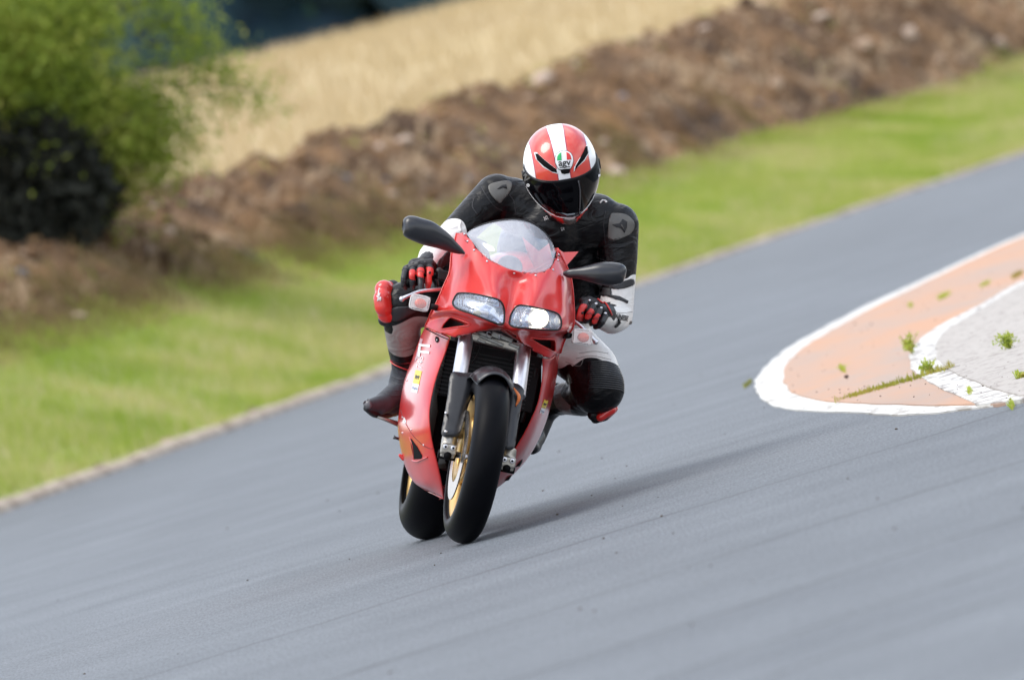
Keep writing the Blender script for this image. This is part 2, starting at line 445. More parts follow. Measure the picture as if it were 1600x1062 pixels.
# ---- pale worn concrete edging between road and verge
m_edge = M('edging_concrete', (.46, .38, .30), .85, col2=(.20, .15, .11), vscale=5, bump=.15, bscale=60, ramp=(.36, .58))
xs = np.arange(-14, 16, .06); w0 = -.02 + .05 * vnoise(xs, xs * 0, 3, 5) ; w1 = .36 + .09 * vnoise(xs, xs * 0, 2.2, 6) - .02 * xs.clip(-5, 5)
hk = np.interp(xs, [-5, -1, 2, 7], [.72, .60, .40, .36]) * (1 + .30 * vnoise(xs, xs * 0, 2.6, 15))
rows = []
for f_, z_ in ((0, -.02), (.05, .045), (.3, .085), (.7, .12), (.97, .11), (1, -.03)):
    d = w0 + (w1 - w0) * f_
    rows.append(np.stack([xs, yE(xs) + d, z_ * hk + .010 * vnoise(xs, d * 3, 6, 8)], -1))
g = np.array(rows); a, b_ = g.shape[:2]
mk('edging_strip', g.reshape(-1, 3), [(i * b_ + j, i * b_ + j + 1, (i + 1) * b_ + j + 1, (i + 1) * b_ + j) for i in range(a - 1) for j in range(b_ - 1)], m_edge)['kind'] = 'structure'

# ---- verge, dug bank, field
m_verge = M('verge_earth', (.28, .33, .09), .9, col2=(.28, .24, .13), vscale=2.2, bump=.2, bscale=30, ramp=(.3, .5))
m_dirt = M('dug_earth', (.235, .132, .060), .95, col2=(.058, .031, .015), vscale=1.0, bump=.3, bscale=18, ramp=(.38, .60), detail=8)
m_field = M('dry_field', (.52, .41, .22), .9, col2=(.42, .31, .16), vscale=.12, bump=.5, bscale=8, ramp=(.3, .7), stretch=(1, .5, 1))
fx = np.concatenate([np.linspace(-60, -8.2, 40), np.arange(-8, 10, .045), np.linspace(10.2, 60, 40)])
def _hv(x, y): return Hb(x, y) + .02 * vnoise(x, y, 2, 31) - .01
sheet('grass_verge', fx[::3], np.concatenate([[.2], np.linspace(.4, DG - .7, 60)]), _hv, m_verge)
db = sheet('dirt_bank', fx, np.linspace(DG - 1.6, DT + 3.6, 230), Hd, m_dirt)
_co = np.empty(len(db.data.vertices) * 3); db.data.vertices.foreach_get('co', _co); _co = _co.reshape(-1, 3) + np.array(db.location)
_d = _co[:, 1] - yE(_co[:, 0]); _x = _co[:, 0]
_p = sm((_d - DT + .8 + .035 * np.clip(_x, -4, 9) * 3 + .6 * vnoise(_x, _d, 1.2, 71)) / 1.4) * (.25 + .75 * sm((_x - .5) / 3.5))
_p = np.clip(_p + .55 * (vnoise(_x, _d, 3.2, 72, 3) > .36), 0, 1)
_at = db.data.attributes.new('pale', 'FLOAT', 'POINT'); _at.data.foreach_set('value', _p.astype(np.float32))
_n = m_dirt.node_tree.nodes; _l = m_dirt.node_tree.links; _b = _n['Principled BSDF']; _src = _b.inputs['Base Color'].links[0].from_socket
_a = _n.new('ShaderNodeAttribute'); _a.attribute_name = 'pale'; _m = _n.new('ShaderNodeMixRGB'); _m.inputs[2].default_value = (.42, .30, .18, 1)
_l.new(_a.outputs['Fac'], _m.inputs[0]); _l.new(_src, _m.inputs[1]); _l.new(_m.outputs[0], _b.inputs['Base Color'])
sheet('dry_field', np.linspace(-160, 160, 160), np.linspace(DT + 2.5, 300, 180), lambda x, y: Hb(x, y) + .08 * vnoise(x, y, .4, 41) - .05, m_field)

# ---- grass blades
def blades(name, X, Y, Z, Hh, W, mat, lean=.35, label=None, cat='grass', curve=.5, seed=3):
    r = np.random.default_rng(seed); n = len(X); a = r.uniform(0, 2 * np.pi, n); la = r.uniform(0, 2 * np.pi, n); ll = np.abs(r.normal(0, lean, n)) * Hh
    wx, wy = np.cos(a) * W / 2, np.sin(a) * W / 2; lx, ly = np.cos(la) * ll, np.sin(la) * ll
    V = np.empty((n, 5, 3))
    V[:, 0] = np.stack([X - wx, Y - wy, Z - .01], -1); V[:, 1] = np.stack([X + wx, Y + wy, Z - .01], -1)
    V[:, 2] = np.stack([X - wx * .8 + lx * curve * .6, Y - wy * .8 + ly * curve * .6, Z + Hh * .55], -1)
    V[:, 3] = np.stack([X + wx * .8 + lx * curve * .6, Y + wy * .8 + ly * curve * .6, Z + Hh * .55], -1)
    V[:, 4] = np.stack([X + lx, Y + ly, Z + Hh], -1)
    base = np.arange(n)[:, None] * 5
    me = bpy.data.meshes.new(name)
    me.vertices.add(n * 5); me.vertices.foreach_set('co', V.reshape(-1))
    lp = np.concatenate([base + np.array([0, 1, 3, 2]), base + np.array([2, 3, 4])], 1).reshape(-1)
    me.loops.add(n * 7); me.loops.foreach_set('vertex_index', lp)
    me.polygons.add(n * 2)
    st = (np.arange(n)[:, None] * 7 + np.array([0, 4])).reshape(-1)
    me.polygons.foreach_set('loop_start', st); me.update(calc_edges=True); me.validate()
    at = me.attributes.new('tone', 'FLOAT', 'POINT'); at.data.foreach_set('value', np.repeat(r.uniform(0, 1, n), 5))
    me.materials.append(mat); o = bpy.data.objects.new(name, me); COL.objects.link(o); o['kind'] = 'stuff'
    if label: o['label'] = label; o['category'] = cat
    return o
def grassmat(name, c0, c1, c2, vs=1.0, trans=.3):
    m = bpy.data.materials.new(name); m.use_nodes = True; n = m.node_tree.nodes; l = m.node_tree.links; b = n['Principled BSDF']
    b.inputs['Roughness'].default_value = .55; b.inputs['Specular IOR Level'].default_value = .25
    a = n.new('ShaderNodeAttribute'); a.attribute_name = 'tone'
    t = n.new('ShaderNodeTexCoord'); q = n.new('ShaderNodeTexNoise'); q.inputs['Scale'].default_value = vs; q.inputs['Detail'].default_value = 4; l.new(t.outputs['Object'], q.inputs[0])
    ad = n.new('ShaderNodeMath'); ad.operation = 'MULTIPLY_ADD'; ad.inputs[1].default_value = .45; l.new(a.outputs['Fac'], ad.inputs[0])
    mr = n.new('ShaderNodeMapRange'); mr.inputs['From Min'].default_value = .36; mr.inputs['From Max'].default_value = .64; mr.inputs['To Max'].default_value = .62; l.new(q.outputs[0], mr.inputs[0]); l.new(mr.outputs[0], ad.inputs[2])
    r = n.new('ShaderNodeValToRGB'); r.color_ramp.elements[0].color = (*c0, 1); r.color_ramp.elements[1].color = (*c2, 1)
    e = r.color_ramp.elements.new(.5); e.color = (*c1, 1); l.new(ad.outputs[0], r.inputs[0]); l.new(r.outputs[0], b.inputs['Base Color'])
    tr = n.new('ShaderNodeBsdfTranslucent'); l.new(r.outputs[0], tr.inputs[0]); mixs = n.new('ShaderNodeMixShader'); mixs.inputs[0].default_value = trans
    l.new(b.outputs[0], mixs.inputs[1]); l.new(tr.outputs[0], mixs.inputs[2]); l.new(mixs.outputs[0], n['Material Output'].inputs[0])
    return m
g_green = grassmat('verge_grass', (.24, .36, .035), (.41, .48, .09), (.64, .56, .28), .7)
g_dry = grassmat('field_grass', (.47, .37, .21), (.54, .43, .25), (.58, .47, .29), .25)
n = 190000
X = rng.uniform(-7.5, 9.5, n); D = rng.uniform(.45, DG + 1.4, n) ** 1.0
keep = (D < border(X) + rng.normal(0, .18, n)) & ~((D < 1.15) & (vnoise(X, D, 1.5, 51) > .16 - (1.1 - D) * .6))
X, D = X[keep], D[keep]; Y = yE(X) + D
blades('verge_grass', X, Y, _hv(X, Y), rng.uniform(.04, .12, len(X)) * (1 + .4 * vnoise(X, Y, .8, 52)), rng.uniform(.006, .014, len(X)), g_green, label='mown green grass growing on the verge beside the track')
n = 16000
X = rng.uniform(-7.5, 9.5, n); D = rng.uniform(.6, DG - .2, n)
keep = (vnoise(X, D * .5, .7, 81, 3) > -.05); X, D = X[keep], D[keep]; Y = yE(X) + D
blades('straw_stalks', X, Y, _hv(X, Y), rng.uniform(.10, .22, len(X)), rng.uniform(.004, .008, len(X)), grassmat('straw', (.50, .44, .20), (.62, .54, .30), (.72, .62, .40), 1), label='thin straw coloured stalks standing in the verge grass', cat='grass', seed=12)
n = 9000
X = rng.uniform(-7.5, 9.5, n); D = .28 + np.abs(rng.normal(0, .28, n)); keep = vnoise(X, X * 0, 1.8, 83, 3) > -.05; X, D = X[keep], D[keep]; Y = yE(X) + D
blades('edge_grass', X, Y, _hv(X, Y), rng.uniform(.04, .13, len(X)), rng.uniform(.006, .012, len(X)), g_green, lean=.8, label='grass spilling over the pale edging of the track', seed=13)
# tufts running up onto the bank and a ragged foot of dead grass
n = 9000
X = rng.uniform(-7.5, 9.5, n); D = rng.uniform(DG - .2, DT + 1, n); Y = yE(X) + D
keep = vnoise(X, Y, 1.4, 61, 3) > .36; X, Y = X[keep], Y[keep]
blades('bank_grass', X, Y, Hd(X, Y), rng.uniform(.04, .13, len(X)), rng.uniform(.008, .016, len(X)), g_green, label='sparse green tufts growing on the brown earth bank')
n = 26000
X = rng.uniform(-7, 4, n); D = DG + rng.normal(.2, .8, n); Y = yE(X) + D
keep = (vnoise(X, Y, .9, 63, 3) > -.1 + .12 * X); X, Y = X[keep], Y[keep]
blades('dead_grass', X, Y, Hd(X, Y), rng.uniform(.05, .2, len(X)), rng.uniform(.005, .010, len(X)), grassmat('dead_grass', (.15, .12, .03), (.23, .17, .07), (.34, .25, .12)), label='straggling dead grass along the foot of the earth bank')
n = 50000
X = rng.uniform(-12, 16, n); D = DT + 3.2 + rng.uniform(0, 1, n) ** 1.6 * 95; Y = yE(X) + D
blades('field_grass', X, Y, Hb(X, Y) - .04, rng.uniform(.12, .38, n), rng.uniform(.02, .05, n), g_dry, label='tall straw coloured grass covering the field behind the bank')

# ---- stones
def stone_mesh(seed, sub=2, rough=.28, flat=.7):
    bm = bmesh.new(); bmesh.ops.create_icosphere(bm, subdivisions=sub, radius=1)
    o = Vector((seed * 3.1, seed * 1.7, 0))
    for v in bm.verts:
        k = 1 + rough * (mnoise.noise(v.co * 1.1 + o) * 1.3 + mnoise.noise(v.co * 2.6 + o) * .5)
        v.co = Vector((v.co.x * k, v.co.y * k * .85, v.co.z * k * flat))
    me = bpy.data.meshes.new('stone'); bm.to_mesh(me); bm.free()
    return me
st_mesh = [stone_mesh(i) for i in range(6)]
m_pale = M('pale_stone', (.58, .47, .38), .85, col2=(.34, .24, .17), vscale=1.8, bump=.2, bscale=8)
m_pink = M('pink_stone', (.46, .34, .24), .85, col2=(.28, .19, .12), vscale=1.8, bump=.2, bscale=8)
m_tan = M('tan_stone', (.56, .35, .16), .85, col2=(.36, .22, .12), vscale=1.8, bump=.2, bscale=8)
m_gry = M('grey_stone', (.22, .22, .25), .85, col2=(.12, .12, .14), vscale=1.8, bump=.2, bscale=8)
def on_bank(px, py):                             # where the sight line meets the bank
    d = ray(px, py); t = 50.0
    while t < 125:
        q = CAM + d * t
        if q.z < float(Hd(q.x, q.y)): return q
        t += .05
    return None
BANKV = []
def put_stone(px, py, wpx, mat, label, mi, group=None, name='stone', ratio=.7):
    q = on_bank(px, py)
    if q is None: q = CAM + ray(px, py) * 80
    s = wpx * (q - CAM).length / FPX / 2
    me = st_mesh[mi % 6].copy(); me.materials.clear(); me.materials.append(mat)
    o = bpy.data.objects.new(name, me); COL.objects.link(o)
    o.location = q + Vector((0, .02, s * .15)); o.scale = (s, s, s * ratio / .7); o.rotation_euler = (rnd.uniform(-.3, .3), rnd.uniform(-.3, .3), rnd.uniform(0, 6))
    setp(o, label, 'stone', group)
    return o
uniq = [
 (849, 128, 36, m_pale, 'largest pale round stone on the bank, up and left of the helmet', .85),
 (899, 105, 18, m_pale, 'white stone at the crest of the bank, just right of the largest round one'),
 (629, 225, 32, m_pale, 'wide pale stone half way up the bank, left of the helmet', .55),
 (592, 233, 20, m_pale, 'small cream stone touching the left end of the wide pale stone'),
 (612, 310, 30, m_pale, 'pale flat stone on the bank above the left mirror', .6),
 (98, 345, 52, m_tan, 'tan boulder on the crest of the bank beneath the bush', .6),
 (48, 377, 42, m_tan, 'lower tan boulder at the left edge of the bank beneath the bush', .55),
 (235, 396, 24, m_pale, 'small white stone low on the left of the bank'),
 (265, 364, 22, m_pale, 'pale stone on the left of the bank, below the bush'),
 (34, 432, 26, m_gry, 'blue grey stone at the far left of the bank', .9),
 (1283, 30, 38, m_pale, 'long white stone on top of the bank near the upper edge', .4),
 (1421, 57, 30, m_pale, 'white block on the crest at the upper right, above two others', .8),
 (1350, 78, 46, m_pink, 'wide pinkish stone in the right part of the bank', .6),
 (1466, 101, 28, m_pink, 'pinkish stone just above the grass on the right', .8),
 (1563, 70, 26, m_pale, 'white stone nearest the right edge of the picture'),
 (1212, 136, 30, m_pink, 'tan pink stone in the middle of the right bank', .9),
 (1100, 48, 20, m_pale, 'small white stone where the bank meets the dry field'),
 (965, 273, 40, m_pale, 'flat pale stone at the grass edge right of the helmet', .5),
 (940, 226, 24, m_pale, 'pale stone beside the right of the helmet'),
 (972, 155, 20, m_gry, 'small bluish stone above and right of the helmet'),
 (1046, 222, 24, m_pink, 'pale pink stone near the grass right of the helmet'),
 (668, 275, 22, m_pink, 'dusty pink stone low on the bank left of the helmet'),
 (1298, 158, 20, m_gry, 'small dark blue stone above the right grass'),
 (120, 500, 40, m_pink, 'pinkish slab at the foot of the bank on the left', .5),
]
for i, u in enumerate(uniq):
    put_stone(u[0], u[1], u[2], u[3], u[4], i, group='stones lying on the earth bank', ratio=u[5] if len(u) > 5 else .7)
for i in range(46):
    x = rnd.uniform(0, 1600); t = rnd.uniform(.04, .93)
    yt = 372 - x * .315 + 5; yb_ = 505 - x * .262
    y = yt + (yb_ - yt) * t
    if y < -10: continue
    put_stone(x, y, rnd.uniform(9, 17), rnd.choice([m_pale, m_pink, m_pink, m_tan, m_gry]), 'small stone among many strewn over the earth bank', i, group='small stones strewn over the earth bank')
# clods: loose earth and gravel, nobody could count it
def scatter(name, X, Y, Z, S, mat, label, cat, sub=1, flat=.7):
    me0 = [stone_mesh(i + 20, sub, .35, flat) for i in range(5)]
    VV = []; FF = []; off = 0
    arr = []
    for me in me0:
        v = np.empty(len(me.vertices) * 3); me.vertices.foreach_get('co', v); arr.append((v.reshape(-1, 3), np.array([tuple(p.vertices) for p in me.polygons])))
        bpy.data.meshes.remove(me)
    for i in range(len(X)):
        v, f = arr[i % 5]; a = rnd.uniform(0, 6.28); c, s = math.cos(a), math.sin(a)
        Rm = np.array([[c, -s, 0], [s, c, 0], [0, 0, 1]])
        VV.append(v @ Rm.T * S[i] + np.array([X[i], Y[i], Z[i]])); FF.append(f + off); off += len(v)
    V = np.concatenate(VV); F = np.concatenate(FF)
    o = mk(name, V, F.tolist(), mat, centre=False); setp(o, label, cat, kind='stuff'); return o
n = 9000
X = rng.uniform(-7.5, 9.5, n); D = rng.uniform(DG - .3, DT + 2.6, n); Y = yE(X) + D
scatter('earth_clods', X, Y, Hd(X, Y), np.exp(rng.normal(-3.55, .5, n)).clip(.01, .11), m_dirt, 'clods of brown earth heaped on the bank', 'clods')
n = 3600
X = rng.uniform(-7.5, 10, n); D = .3 + np.abs(rng.normal(0, .3, n)); Y = yE(X) + D
scatter('verge_gravel', X, Y, _hv(X, Y), np.exp(rng.normal(-4.0, .5, n)).clip(.008, .06), M('verge_soil', (.30, .21, .14), .95, col2=(.12, .085, .06), vscale=1), 'brown gravel and soil crumbs beside the edging', 'gravel', 1, .6)
n = 800
X = rng.uniform(-7.5, 10, n); D = rng.uniform(DG - .2, DT + 3, n); Y = yE(X) + D
scatter('bank_pebbles', X, Y, Hd(X, Y) + .01, np.exp(rng.normal(-3.9, .35, n)).clip(.012, .04), m_pink, 'pale pebbles speckling the brown earth bank', 'pebbles', 1, .7)
n = 260
X = rng.uniform(-4, 4, n); Y = rng.uniform(-10, 13, n)
keep = (X > .3) | (rng.uniform(0, 1, n) < .25); X, Y = X[keep], Y[keep]
scatter('road_grit', X, Y, X * 0 + .002, rng.uniform(.0025, .006, len(X)), M('grit', (.1, .08, .06), .9), 'tiny crumbs of grit lying on the asphalt', 'grit', 1, .6)
for (x, y, w) in ((152, 718, 44), (200, 705, 20), (255, 693, 34), (60, 752, 22), (95, 742, 14), (20, 770, 24), (300, 668, 20)):
    q = G(x, y, .06); s = w * (q - CAM).length / FPX / 2
    me = st_mesh[w % 6].copy(); me.materials.clear(); me.materials.append(m_pink if w > 30 else m_gry)
    o = bpy.data.objects.new('stone', me); COL.objects.link(o); o.location = q + Vector((0, .1, 0)); o.scale = (s, s, s * .7)
    lab = {44: 'largest brown stone in the grass beside the road edging, far left', 20: None, 34: 'flat brown stone by the edging, right of the largest one', 22: None, 14: None, 24: None}.get(w)
    setp(o, lab or 'small grey stone half sunk in the grass beside the road edging', 'stone', None if lab else 'small stones beside the road edging')

# ---- bush on the bank
def leaf_cloud(name, pts, size, mat, parent=None, stretch=1.6, seed=5):
    r = np.random.default_rng(seed); n = len(pts); P_ = np.array(pts)
    a = r.normal(size=(n, 3)); a /= np.linalg.norm(a, axis=1)[:, None]; b = r.normal(size=(n, 3)); b -= a * (a * b).sum(1)[:, None]; b /= np.linalg.norm(b, axis=1)[:, None]
    s = size * r.uniform(.6, 1.3, n)[:, None]
    V = np.stack([P_ - a * s * stretch, P_ + b * s * .6, P_ + a * s * stretch, P_ - b * s * .6], 1)
    me = bpy.data.meshes.new(name); PW = WM[parent.name] if parent else Matrix.Identity(4); c = np.array(PW.translation)
    me.vertices.add(n * 4); me.vertices.foreach_set('co', (V - c).reshape(-1)); me.loops.add(n * 4); me.loops.foreach_set('vertex_index', np.arange(n * 4))
    me.polygons.add(n); me.polygons.foreach_set('loop_start', np.arange(n) * 4); me.update(calc_edges=True)
    at = me.attributes.new('tone', 'FLOAT', 'POINT'); at.data.foreach_set('value', np.repeat(r.uniform(0, 1, n), 4))
    me.materials.append(mat); o = bpy.data.objects.new(name, me); COL.objects.link(o); o.parent = parent; WM[o.name] = PW
    return o
m_bark = M('bark', (.10, .08, .06), .9, bump=.3, bscale=30)
m_leaf = grassmat('bush_leaves', (.12, .18, .02), (.26, .34, .045), (.42, .43, .09), 1.4, .35)
BD = 70.5
def bush():
    base = along(20, 380, DT + .3)
    base.z = float(Hb(base.x, base.y)) - .1
    t = empty('bush', Matrix.Translation(base), 'big loose green bush standing on the crest of the bank', 'bush')
    
    def W(px, py, dy=0): return CAM + ray(px, py) * (BD + dy)
    limbs = []; tips = []
    centre = W(60, 130)
    for i in range(46):
        tx = rnd.uniform(-190, 205); ty = rnd.uniform(-160, 250)
        if ty > 150: ty = 150 - rnd.uniform(0, 60)
        if i % 5 == 0: tx, ty = rnd.uniform(170, 215), rnd.uniform(150, 240)
        tip = W(tx, ty, rnd.uniform(-1.0, 1.2)); mid = base.lerp(tip, .5) + Vector((rnd.uniform(-.2, .2), rnd.uniform(-.2, .2), rnd.uniform(0, .3)))
        limbs.append(tube([base + Vector((rnd.uniform(-.2, .2), rnd.uniform(-.2, .2), 0)), mid, tip], [.05, .03, .008], 6, smoothn=5)); tips.append((mid, tip))
        for k in range(4):
            a = mid.lerp(tip, rnd.uniform(0, .9)); b = a + Vector((rnd.gauss(0, .3), rnd.gauss(0, .3), rnd.gauss(.05, .25)))
            limbs.append(tube([a, b], [.012, .004], 4)); tips.append((a, b))
    # slim shoots that reach out over the field
    for (x0, y0, x1, y1) in ((210, 60, 300, 25), (220, 110, 345, 108), (240, 130, 425, 150), (200, 180, 300, 205), (230, 70, 335, 72), (180, 20, 255, 0), (195, 230, 245, 262)):
        a = W(x0, y0); b = W(x1, y1, rnd.uniform(-.4, .4)); limbs.append(tube([a, a.lerp(b, .5) + Vector((0, 0, .05)), b], [.014, .009, .003], 5, smoothn=4)); tips.append((a, b)); tips.append((a, b))
    for lf in limbs[:1]: pass
    V, F = join(limbs); mk('branches', V, F, m_bark, t, centre=False)
    pts = []
    for a, b in tips:
        for k in range(170):
            u = rnd.uniform(.5, 1.04); c = a.lerp(b, u); s = .15 if (b - a).length < 1.2 else .13
            pts.append(c + Vector((rnd.gauss(0, s), rnd.gauss(0, s), rnd.gauss(0, s))))
    for k in range(12000):                         # the body of the crown
        x = rnd.gauss(-5, 85); y = rnd.gauss(40, 75)
        if x > 215 or y > 165 + .25 * x * (mnoise.noise(Vector((x * .03, 0, 0))) + .6): continue
        pts.append(W(x, y, rnd.uniform(-1.1, 1.3)))
    for k in range(4500):                        # skirt that hangs down on the right
        pts.append(W(rnd.gauss(160, 42), rnd.uniform(140, 255 + 0 * BD), rnd.uniform(-.5, .6)))
    leaf_cloud('crown', [tuple(p) for p in pts], .025, m_leaf, t)
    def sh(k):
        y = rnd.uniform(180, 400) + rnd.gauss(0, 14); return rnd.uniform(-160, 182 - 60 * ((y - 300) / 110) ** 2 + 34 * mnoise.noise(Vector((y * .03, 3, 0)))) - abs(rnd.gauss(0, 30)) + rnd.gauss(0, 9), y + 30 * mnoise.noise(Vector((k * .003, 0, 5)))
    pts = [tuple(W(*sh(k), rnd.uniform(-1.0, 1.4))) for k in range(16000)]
    leaf_cloud('shaded_foliage', pts, .07, M('painted_shade_leaves', (.012, .014, .008), .9), t, seed=9)  # near-black leaf colour paints in the shade under the crown
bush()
# ---- the far wood: one dark mass
def wood():
    parts = []
    for i in range(70):
        x = rnd.uniform(-40, 26); y = 185 + rnd.uniform(0, 18); r = rnd.uniform(2.2, 4.2)
        z = 4.0 + rnd.uniform(0, 9)
        m = Matrix.Translation((x, y, z)) @ Matrix.Diagonal((r, r, r * 1.25, 1))
        V, F = ellipsoid(m, 16, 10)
        V = [v + (v - Vector((x, y, z))) * .35 * mnoise.noise(v * .5) for v in V]
        parts.append((V, F))
    V, F = join(parts)
    o = mk('far_wood', V, F, M('far_wood', (.010, .050, .065), .9, col2=(.003, .016, .035), vscale=.22), centre=False)
    setp(o, 'dark blue green wood beyond the dry field', 'wood', kind='stuff')
    pts = []
    for v in rnd.sample(V, 6000):
        pts.append((v[0] + rnd.gauss(0, .3), v[1] + rnd.gauss(0, .3), v[2] + rnd.gauss(0, .3)))
    o = leaf_cloud('wood_foliage', pts, .22, grassmat('wood_leaves', (.004, .022, .04), (.012, .05, .055), (.05, .12, .05), .3), None, 1.2)
    setp(o, 'leaves on the dark wood beyond the dry field', 'foliage', kind='stuff')
wood()

# ---- the painted kerb island
outer = [(1800, 292), (1700, 328), (1600, 365), (1522, 399), (1436, 439), (1357, 475), (1275, 518), (1225, 548), (1189, 581), (1180, 604), (1189, 621), (1209, 632), (1245, 640), (1314, 643), (1397, 647), (1463, 644), (1512, 638), (1578, 629), (1640, 621), (1720, 612)]
innerw = [(1800, 297), (1700, 334), (1600, 369), (1522, 403.5), (1440, 443), (1364, 480), (1298, 516), (1258, 540), (1232, 564), (1223, 584), (1227, 600), (1242, 614), (1275, 623), (1325, 628), (1380, 630), (1462, 632), (1528, 631)]
band_o = [(1800, 365), (1700, 400), (1600, 437), (1528, 477), (1479, 502), (1443, 525), (1426, 544), (1421, 561), (1426, 577), (1449, 594), (1495, 617), (1528, 631)]
band_i = [(1800, 371), (1700, 407), (1600, 444), (1532, 483), (1493, 506), (1471, 522), (1463, 540), (1466, 560), (1480, 574), (1509, 590), (1560, 608), (1592, 617)]
def gl(pts, z, n=8): return [G(x, y, z) for x, y in cr1(np.array(pts, float), n)]
def strip_between(a, b, z, n=8, cols=1, wob=0):
    A = cr1(np.array(a, float), n); B = cr1(np.array(b, float), n)
    m = 160
    def res(q):
        s = np.concatenate([[0], np.cumsum(np.linalg.norm(np.diff(q, axis=0), axis=1))]); s /= s[-1]; u = np.linspace(0, 1, m)
        return np.stack([np.interp(u, s, q[:, 0]), np.interp(u, s, q[:, 1])], 1)
    return A, B
def flat(name, outline_px, z, mat, kind='structure', skirt=True, wob=0.0):
    ol = []
    for i, (x, y) in enumerate(outline_px):
        g_ = G(x, y, z)
        if wob: g_ = g_ + Vector((mnoise.noise(Vector((g_.x * 7, g_.y * 2, 1))), mnoise.noise(Vector((g_.x * 5, g_.y * 2, 5))) * 4, 0)) * wob
        ol.append((g_.x, g_.y))
    if area2(ol) < 0: ol = ol[::-1]
    r = delaunay_2d_cdt([Vector(q) for q in ol], [(i, (i + 1) % len(ol)) for i in range(len(ol))], [], 1, 1e-6)
    V = [(v.x, v.y, z) for v in r[0]]; F = [tuple(f) for f in r[2]]
    if skirt:
        n0 = len(V); k = len(ol)
        V += [(x, y, z) for x, y in ol] + [(x * 1.0, y, -.03) for x, y in ol]
        F += [(n0 + i, n0 + (i + 1) % k, n0 + k + (i + 1) % k, n0 + k + i) for i in range(k)]
    o = mk(name, V, F, mat, smooth=False); o['kind'] = kind; return o
sp = lambda q: [tuple(v) for v in cr1(np.array(q, float), 8)]
m_wl = M('kerb_white', (.58, .57, .54), .6, col2=(.33, .30, .26), vscale=14, bump=.08, bscale=90, ramp=(.37, .47), stretch=(1, .2, 1))
m_wl2 = M('kerb_white_worn', (.58, .57, .54), .7, col2=(.27, .24, .22), vscale=20, bump=.12, bscale=90, ramp=(.40, .52), stretch=(1, .3, 1))
m_terra = M('kerb_terracotta', (.47, .26, .155), .75, col2=(.36, .27, .22), vscale=1.4, bump=.10, bscale=120, ramp=(.34, .60), stretch=(1, .22, 1))
m_conc = M('kerb_concrete', (.40, .37, .34), .85, col2=(.22, .19, .17), vscale=26, bump=.5, bscale=45, ramp=(.30, .50), detail=8, stretch=(1, .35, 1))
oo = sp(outer); ii = sp(innerw); bo = sp(band_o); bi = sp(band_i)
flat('island_outer_line', oo + [(1900, 590), (1900, 250)], .006, m_wl, wob=.014)
flat('island_painted_kerb', ii + [(1560, 630.5), (1700, 600), (1800, 500)], .0105, m_terra, wob=.010)
flat('island_inner_line', bo + [(1592, 624), (1700, 600), (1800, 500)], .015, m_wl2, wob=.009)
flat('island_concrete', bi + [(1700, 607), (1900, 580), (1900, 440)], .0195, m_conc, wob=.010)
# weeds
m_weed = grassmat('weed_leaves', (.26, .38, .03), (.44, .52, .07), (.50, .40, .12), 9, .35)
def weed(px, py, hpx, label, n=16, spread=.5, drytip=False, seed=1):
    r = random.Random(seed); q = G(px, py, .019); s = (q - CAM).length / FPX; hh = hpx * s
    t = empty('weed', Matrix.Translation(q), label, 'weed', 'weeds growing out of the kerb island')
    st = []; pts = []
    for i in range(n):
        a = r.uniform(0, 6.28); sp_ = abs(r.gauss(0, spread)) * hh * .5; b = Vector((math.cos(a) * sp_, math.sin(a) * sp_, hh * r.uniform(.45, 1)))
        st.append(tube([q, q + b * .5 + Vector((0, 0, hh * .08)), q + b], [.0022, .0018, .0008], 4, smoothn=3))
        for k in range(12): pts.append(tuple(q + b * r.uniform(.3, 1.02) + Vector((r.gauss(0, .008), r.gauss(0, .008), r.gauss(0, .008)))))
    V, F = join(st); mk('stem', V, F, M('weed_stem', (.30, .20, .07) if drytip else (.22, .30, .06), .7), t)
    leaf_cloud('leaves', pts, .0052, m_weed, t, 1.8, seed)
def lowweed(px, py, wpx, hpx, label, mat, seed):
    r = np.random.default_rng(seed); n = 160; s_ = (G(px, py) - CAM).length / FPX; c = G(px, py, .012)
    u = r.normal(0, .30, n).clip(-.6, .6); o = blades('weed', c.x + u * wpx * s_, c.y + u * .5 + r.normal(0, .06, n), np.full(n, .012), hpx * s_ * r.uniform(.4, 1.1, n), np.full(n, .004), mat, lean=.9, seed=seed)
    t = empty('weed', Matrix.Translation(c), label, 'weed', 'weeds growing out of the kerb island'); o.name = 'leaves'; o.parent = t; o.matrix_parent_inverse = Matrix.Translation(-c)
lowweed(1317, 578, 5, 9, 'tiny weed alone on the terracotta paint', m_weed, 3)
lowweed(1423, 478, 9, 5, 'small dull weed on the upper edge of the terracotta paint', m_weed, 4)
lowweed(1475, 464, 26, 8, 'long low weed on the upper terracotta paint', m_weed, 5)
lowweed(1540, 444, 22, 5, 'low weed in the terracotta strip near the right edge', m_weed, 6)
lowweed(1590, 431, 24, 8, 'dry brown weed in the terracotta strip at the right edge', grassmat('dry_weed', (.22, .15, .05), (.34, .26, .06), (.40, .40, .08), 9), 7)
lowweed(1515, 612, 14, 6, 'dull little weed on the worn white band', m_weed, 9)
lowweed(1580, 629, 18, 4, 'flat weed at the lower corner of the concrete', m_weed, 11)
lowweed(1168, 598, 16, 3, 'faint flat weed on the asphalt left of the island nose', grassmat('dull_weed', (.20, .20, .07), (.26, .27, .08), (.3, .3, .1), 9), 12)
weed(1425, 553, 36, 'bright weed with a reddish stem on the edge of the inner white band', 20, .45, True, 1)
weed(1577, 545, 27, 'bushy bright green weed on the pale concrete of the island', 22, .8, False, 2)
weed(1452, 582, 18, 'spiky weed on the crack where it crosses the white band', 16, .9, False, 8)
weed(1597, 590, 9, 'green weed on the concrete cut by the right edge of the picture', 14, 1, False, 10)
